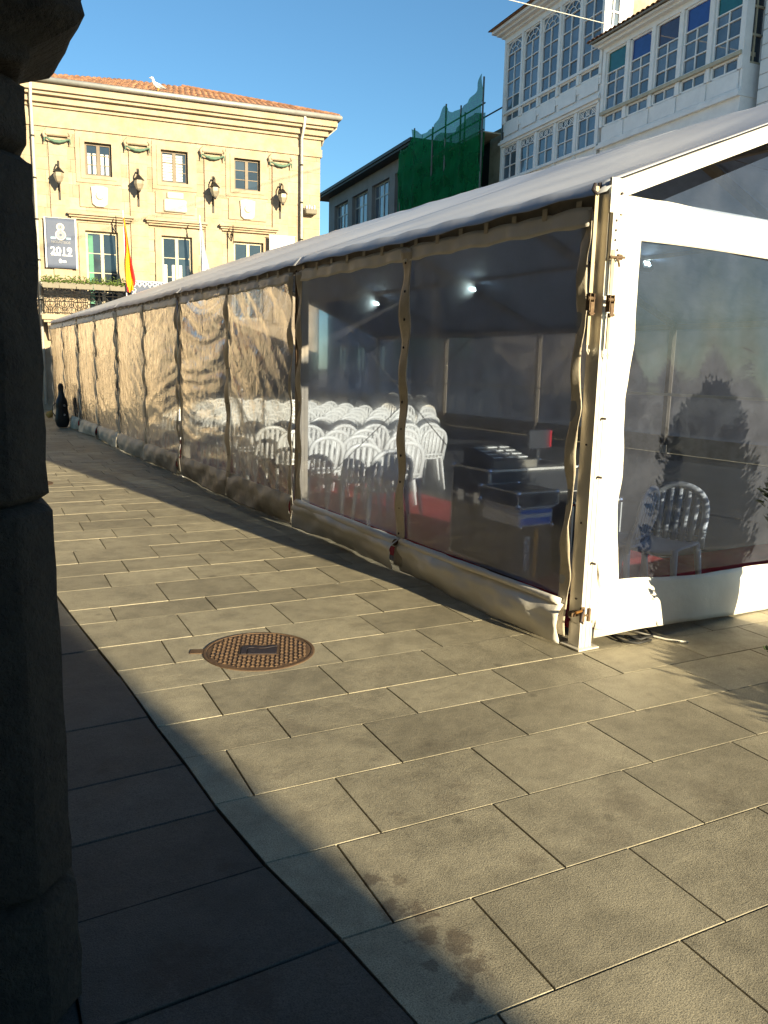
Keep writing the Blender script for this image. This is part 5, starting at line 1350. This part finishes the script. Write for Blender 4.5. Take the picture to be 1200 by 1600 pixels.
# --- plain white house, nearest on the row
g3 = gal_root('white_house', 12.35, 'plain white rendered house beside the coloured glass gallery')
hops = [(1.2+i*2.4, 2.3+i*2.4, z_, z_+2.1) for i in range(5) for z_ in (.1, 4.9, 7.9)]
m = MB(); wall_open(m, .12, 14, 4.2, 11.6, [h for h in hops if h[2] > 4.5], .35, .8); m.box((.12, .8, 4.2), (14, 7, 11.6)); m.build('wall', 'white_render', g3)
m = MB(); wall_open(m, .12, 14, 0, 4.2, [h for h in hops if h[2] < 1], .35, .8); m.box((.12, .8, 0), (14, 7, 4.2)); m.build('ground_wall', 'shaded_stone', g3)
m = MB()
for i in range(22): m.box((.12, .33, 4.4+i*.33), (1.1, .345, 4.4+i*.33+.30))
m.build('cladding', 'white_paint', g3)
for (a, b, c, d) in hops: m = MB(); m.box((a, .6, c), (b, .66, d)); m.build('window', 'window_glass', g3)
m = MB(); m.box((.0, .1, 11.6), (14.1, 7.1, 11.8)); m.build('roof', 'roof_tile', g3)

# --- grey house with wide windows, far end
g4 = gal_root('grey_house', 44.2, 'grey rendered house with wide multi-pane windows and a thin flat roof')
L4 = 12.6
wins = [(1.05, 3.4), (4.1, 6.5), (7.1, 9.45), (10.15, 12.4)]
hops = [(a, b, z_, z_+2.1) for a, b in wins for z_ in (8.65, 4.8, .6)]
m = MB(); wall_open(m, 0, L4, 0, 11.36, hops, .0, .5); m.box((0, .5, 0), (L4, 8, 11.36)); m.build('wall', 'grey_render', g4)
m = MB(); m.box((-.9, -.55, 11.36), (L4+.6, 8, 11.46)); m.box((-1.0, -.62, 11.46), (L4+.7, 8.1, 11.60)); m.build('roof', 'iron_black', g4)
for (a, b, c, d) in hops:
    f = MB(); y = .22
    f.box((a, y-.03, c), (a+.06, y+.03, d)); f.box((b-.06, y-.03, c), (b, y+.03, d)); f.box((a+.06, y-.03, d-.06), (b-.06, y+.03, d)); f.box((a+.06, y-.03, c), (b-.06, y+.03, c+.06)); f.box((a+.06, y-.02, d-.66), (b-.06, y+.02, d-.60))
    n = 4; st = (b-a)/n
    for i in range(1, n): f.box((a+st*i-.025 if i != 2 else a+st*i-.06, y-.03, c+.06), (a+st*i+.025 if i != 2 else a+st*i+.06, y+.025, d-.06))
    w_ = f.build('window', 'zinc', g4)
    for i in range(n):
        for (u, v) in ((c+.06, d-.66), (d-.60, d-.06)):
            g = MB(); t1, t2 = br.uniform(-.012, .012), br.uniform(-.012, .012); g.add([(a+st*i, y+.005+t1, u), (a+st*i+st, y+.005+t2, u), (a+st*i+st, y+.005+t2, v), (a+st*i, y+.005+t1, v)], [(0, 1, 2, 3)]); g.build('pane', G_, w_)
# --- building under repair: scaffold and green net
g5 = gal_root('house_under_repair', 31.6, 'low dark house hidden behind the green scaffold netting')
L5 = 7.65
hops = [(.6+i*2.2, 1.9+i*2.2, z_, z_+1.9) for i in range(3) for z_ in (8.4, 4.8, .6)]
m = MB(); wall_open(m, 0, L5, 0, 10.5, hops, .3, .7); m.box((0, .7, 0), (L5, 8, 10.5)); m.build('wall', 'rough_stone', g5)
for (a, b, c, d) in hops: m = MB(); m.box((a, .5, c), (b, .56, d)); m.build('window', 'dark_void', g5)
sc = gal_root('scaffold', 31.6, 'steel tube scaffold standing behind the green debris netting'); sc['category'] = 'scaffold'
tops_ = [(0.0, 11.2), (1.45, 11.75), (3.3, 11.35), (4.5, 11.9), (5.8, 11.5), (7.55, 12.0)]
for x, zt_ in tops_:
    m = MB(); m.tube((x, -.75, 0), (x, -.75, zt_), .035, 7); m.tube((x, .1, 0), (x, .1, zt_-.2), .035, 7); m.build('standard', 'steel_tube', sc)
for z_ in (2.2, 4.2, 6.2, 8.2, 10.2, 11.1):
    m = MB(); m.tube((-.1, -.72, z_), (L5, -.72, z_), .028, 6); m.tube((-.1, .1, z_), (L5, .1, z_), .028, 6); m.build('ledger', 'steel_tube', sc)
    if z_ < 11: m = MB(); m.box((0, -.65, z_-.06), (L5-.1, .05, z_-.02)); m.build('walk_board', 'wood_pale', sc)
nt_ = gal_root('debris_netting', 31.6, 'dark green debris net draped over the scaffold beside the white gallery'); nt_['category'] = 'netting'
def ntop(x):
    pk = [(0, 11.05), (.1, 11.1), (1.45, 11.72), (1.6, 11.66), (3.3, 11.28), (4.5, 11.86), (5.8, 11.42), (7.55, 12.1), (8, 12.2)]
    for (a, za), (b, zb) in zip(pk, pk[1:]):
        if a <= x <= b:
            t = (x-a)/(b-a); return za+(zb-za)*t-.22*sin(pi*t)*min(1, (b-a))
    return 11
def nf(u, v):
    x = -.06+(L5-.0)*u; z_ = 2+(ntop(max(0, x))-2)*v
    return (x, -.83-.05*sin(5*x+.6*z_)-.035*sin(11*x-1.3*z_)-.05*sin(2*z_+x)-.03*sin(7*z_), z_)
m = MB(); m.grid(nf, 90, 60); m.build('net_sheet', 'green_net', nt_, True)
def nf2(u, v):
    x = .0+(L5-.1)*u; z_ = 2+(10.9+.12*sin(2.2*x)-2)*v
    return (x, -.62-.05*sin(4*x+z_)-.03*sin(9*x-2*z_), z_)
m = MB(); m.grid(nf2, 70, 40); m.build('inner_sheet', 'green_net', nt_, True)
m = MB(); m.grid(lambda u, v: (-.06+.02*sin(6*v), -.83+.95*u, 2+9.05*v), 8, 40); m.build('end_sheet', 'green_net', nt_, True)

# ------------------------------------------------------------------ overhead cable
m = MB(); A = Vector((15.2, 15.68, 11.59)); B = Vector((-3.02, 7.89, 7.0))
m.path([A.lerp(B, i/20)+Vector((0, 0, -.0*sin(pi*i/20))) for i in range(21)], .012, 5); tag(m.build('overhead_cable', 'wire_white', None, True), 'thin pale cable strung across the sky to the tall gallery house', 'cable')
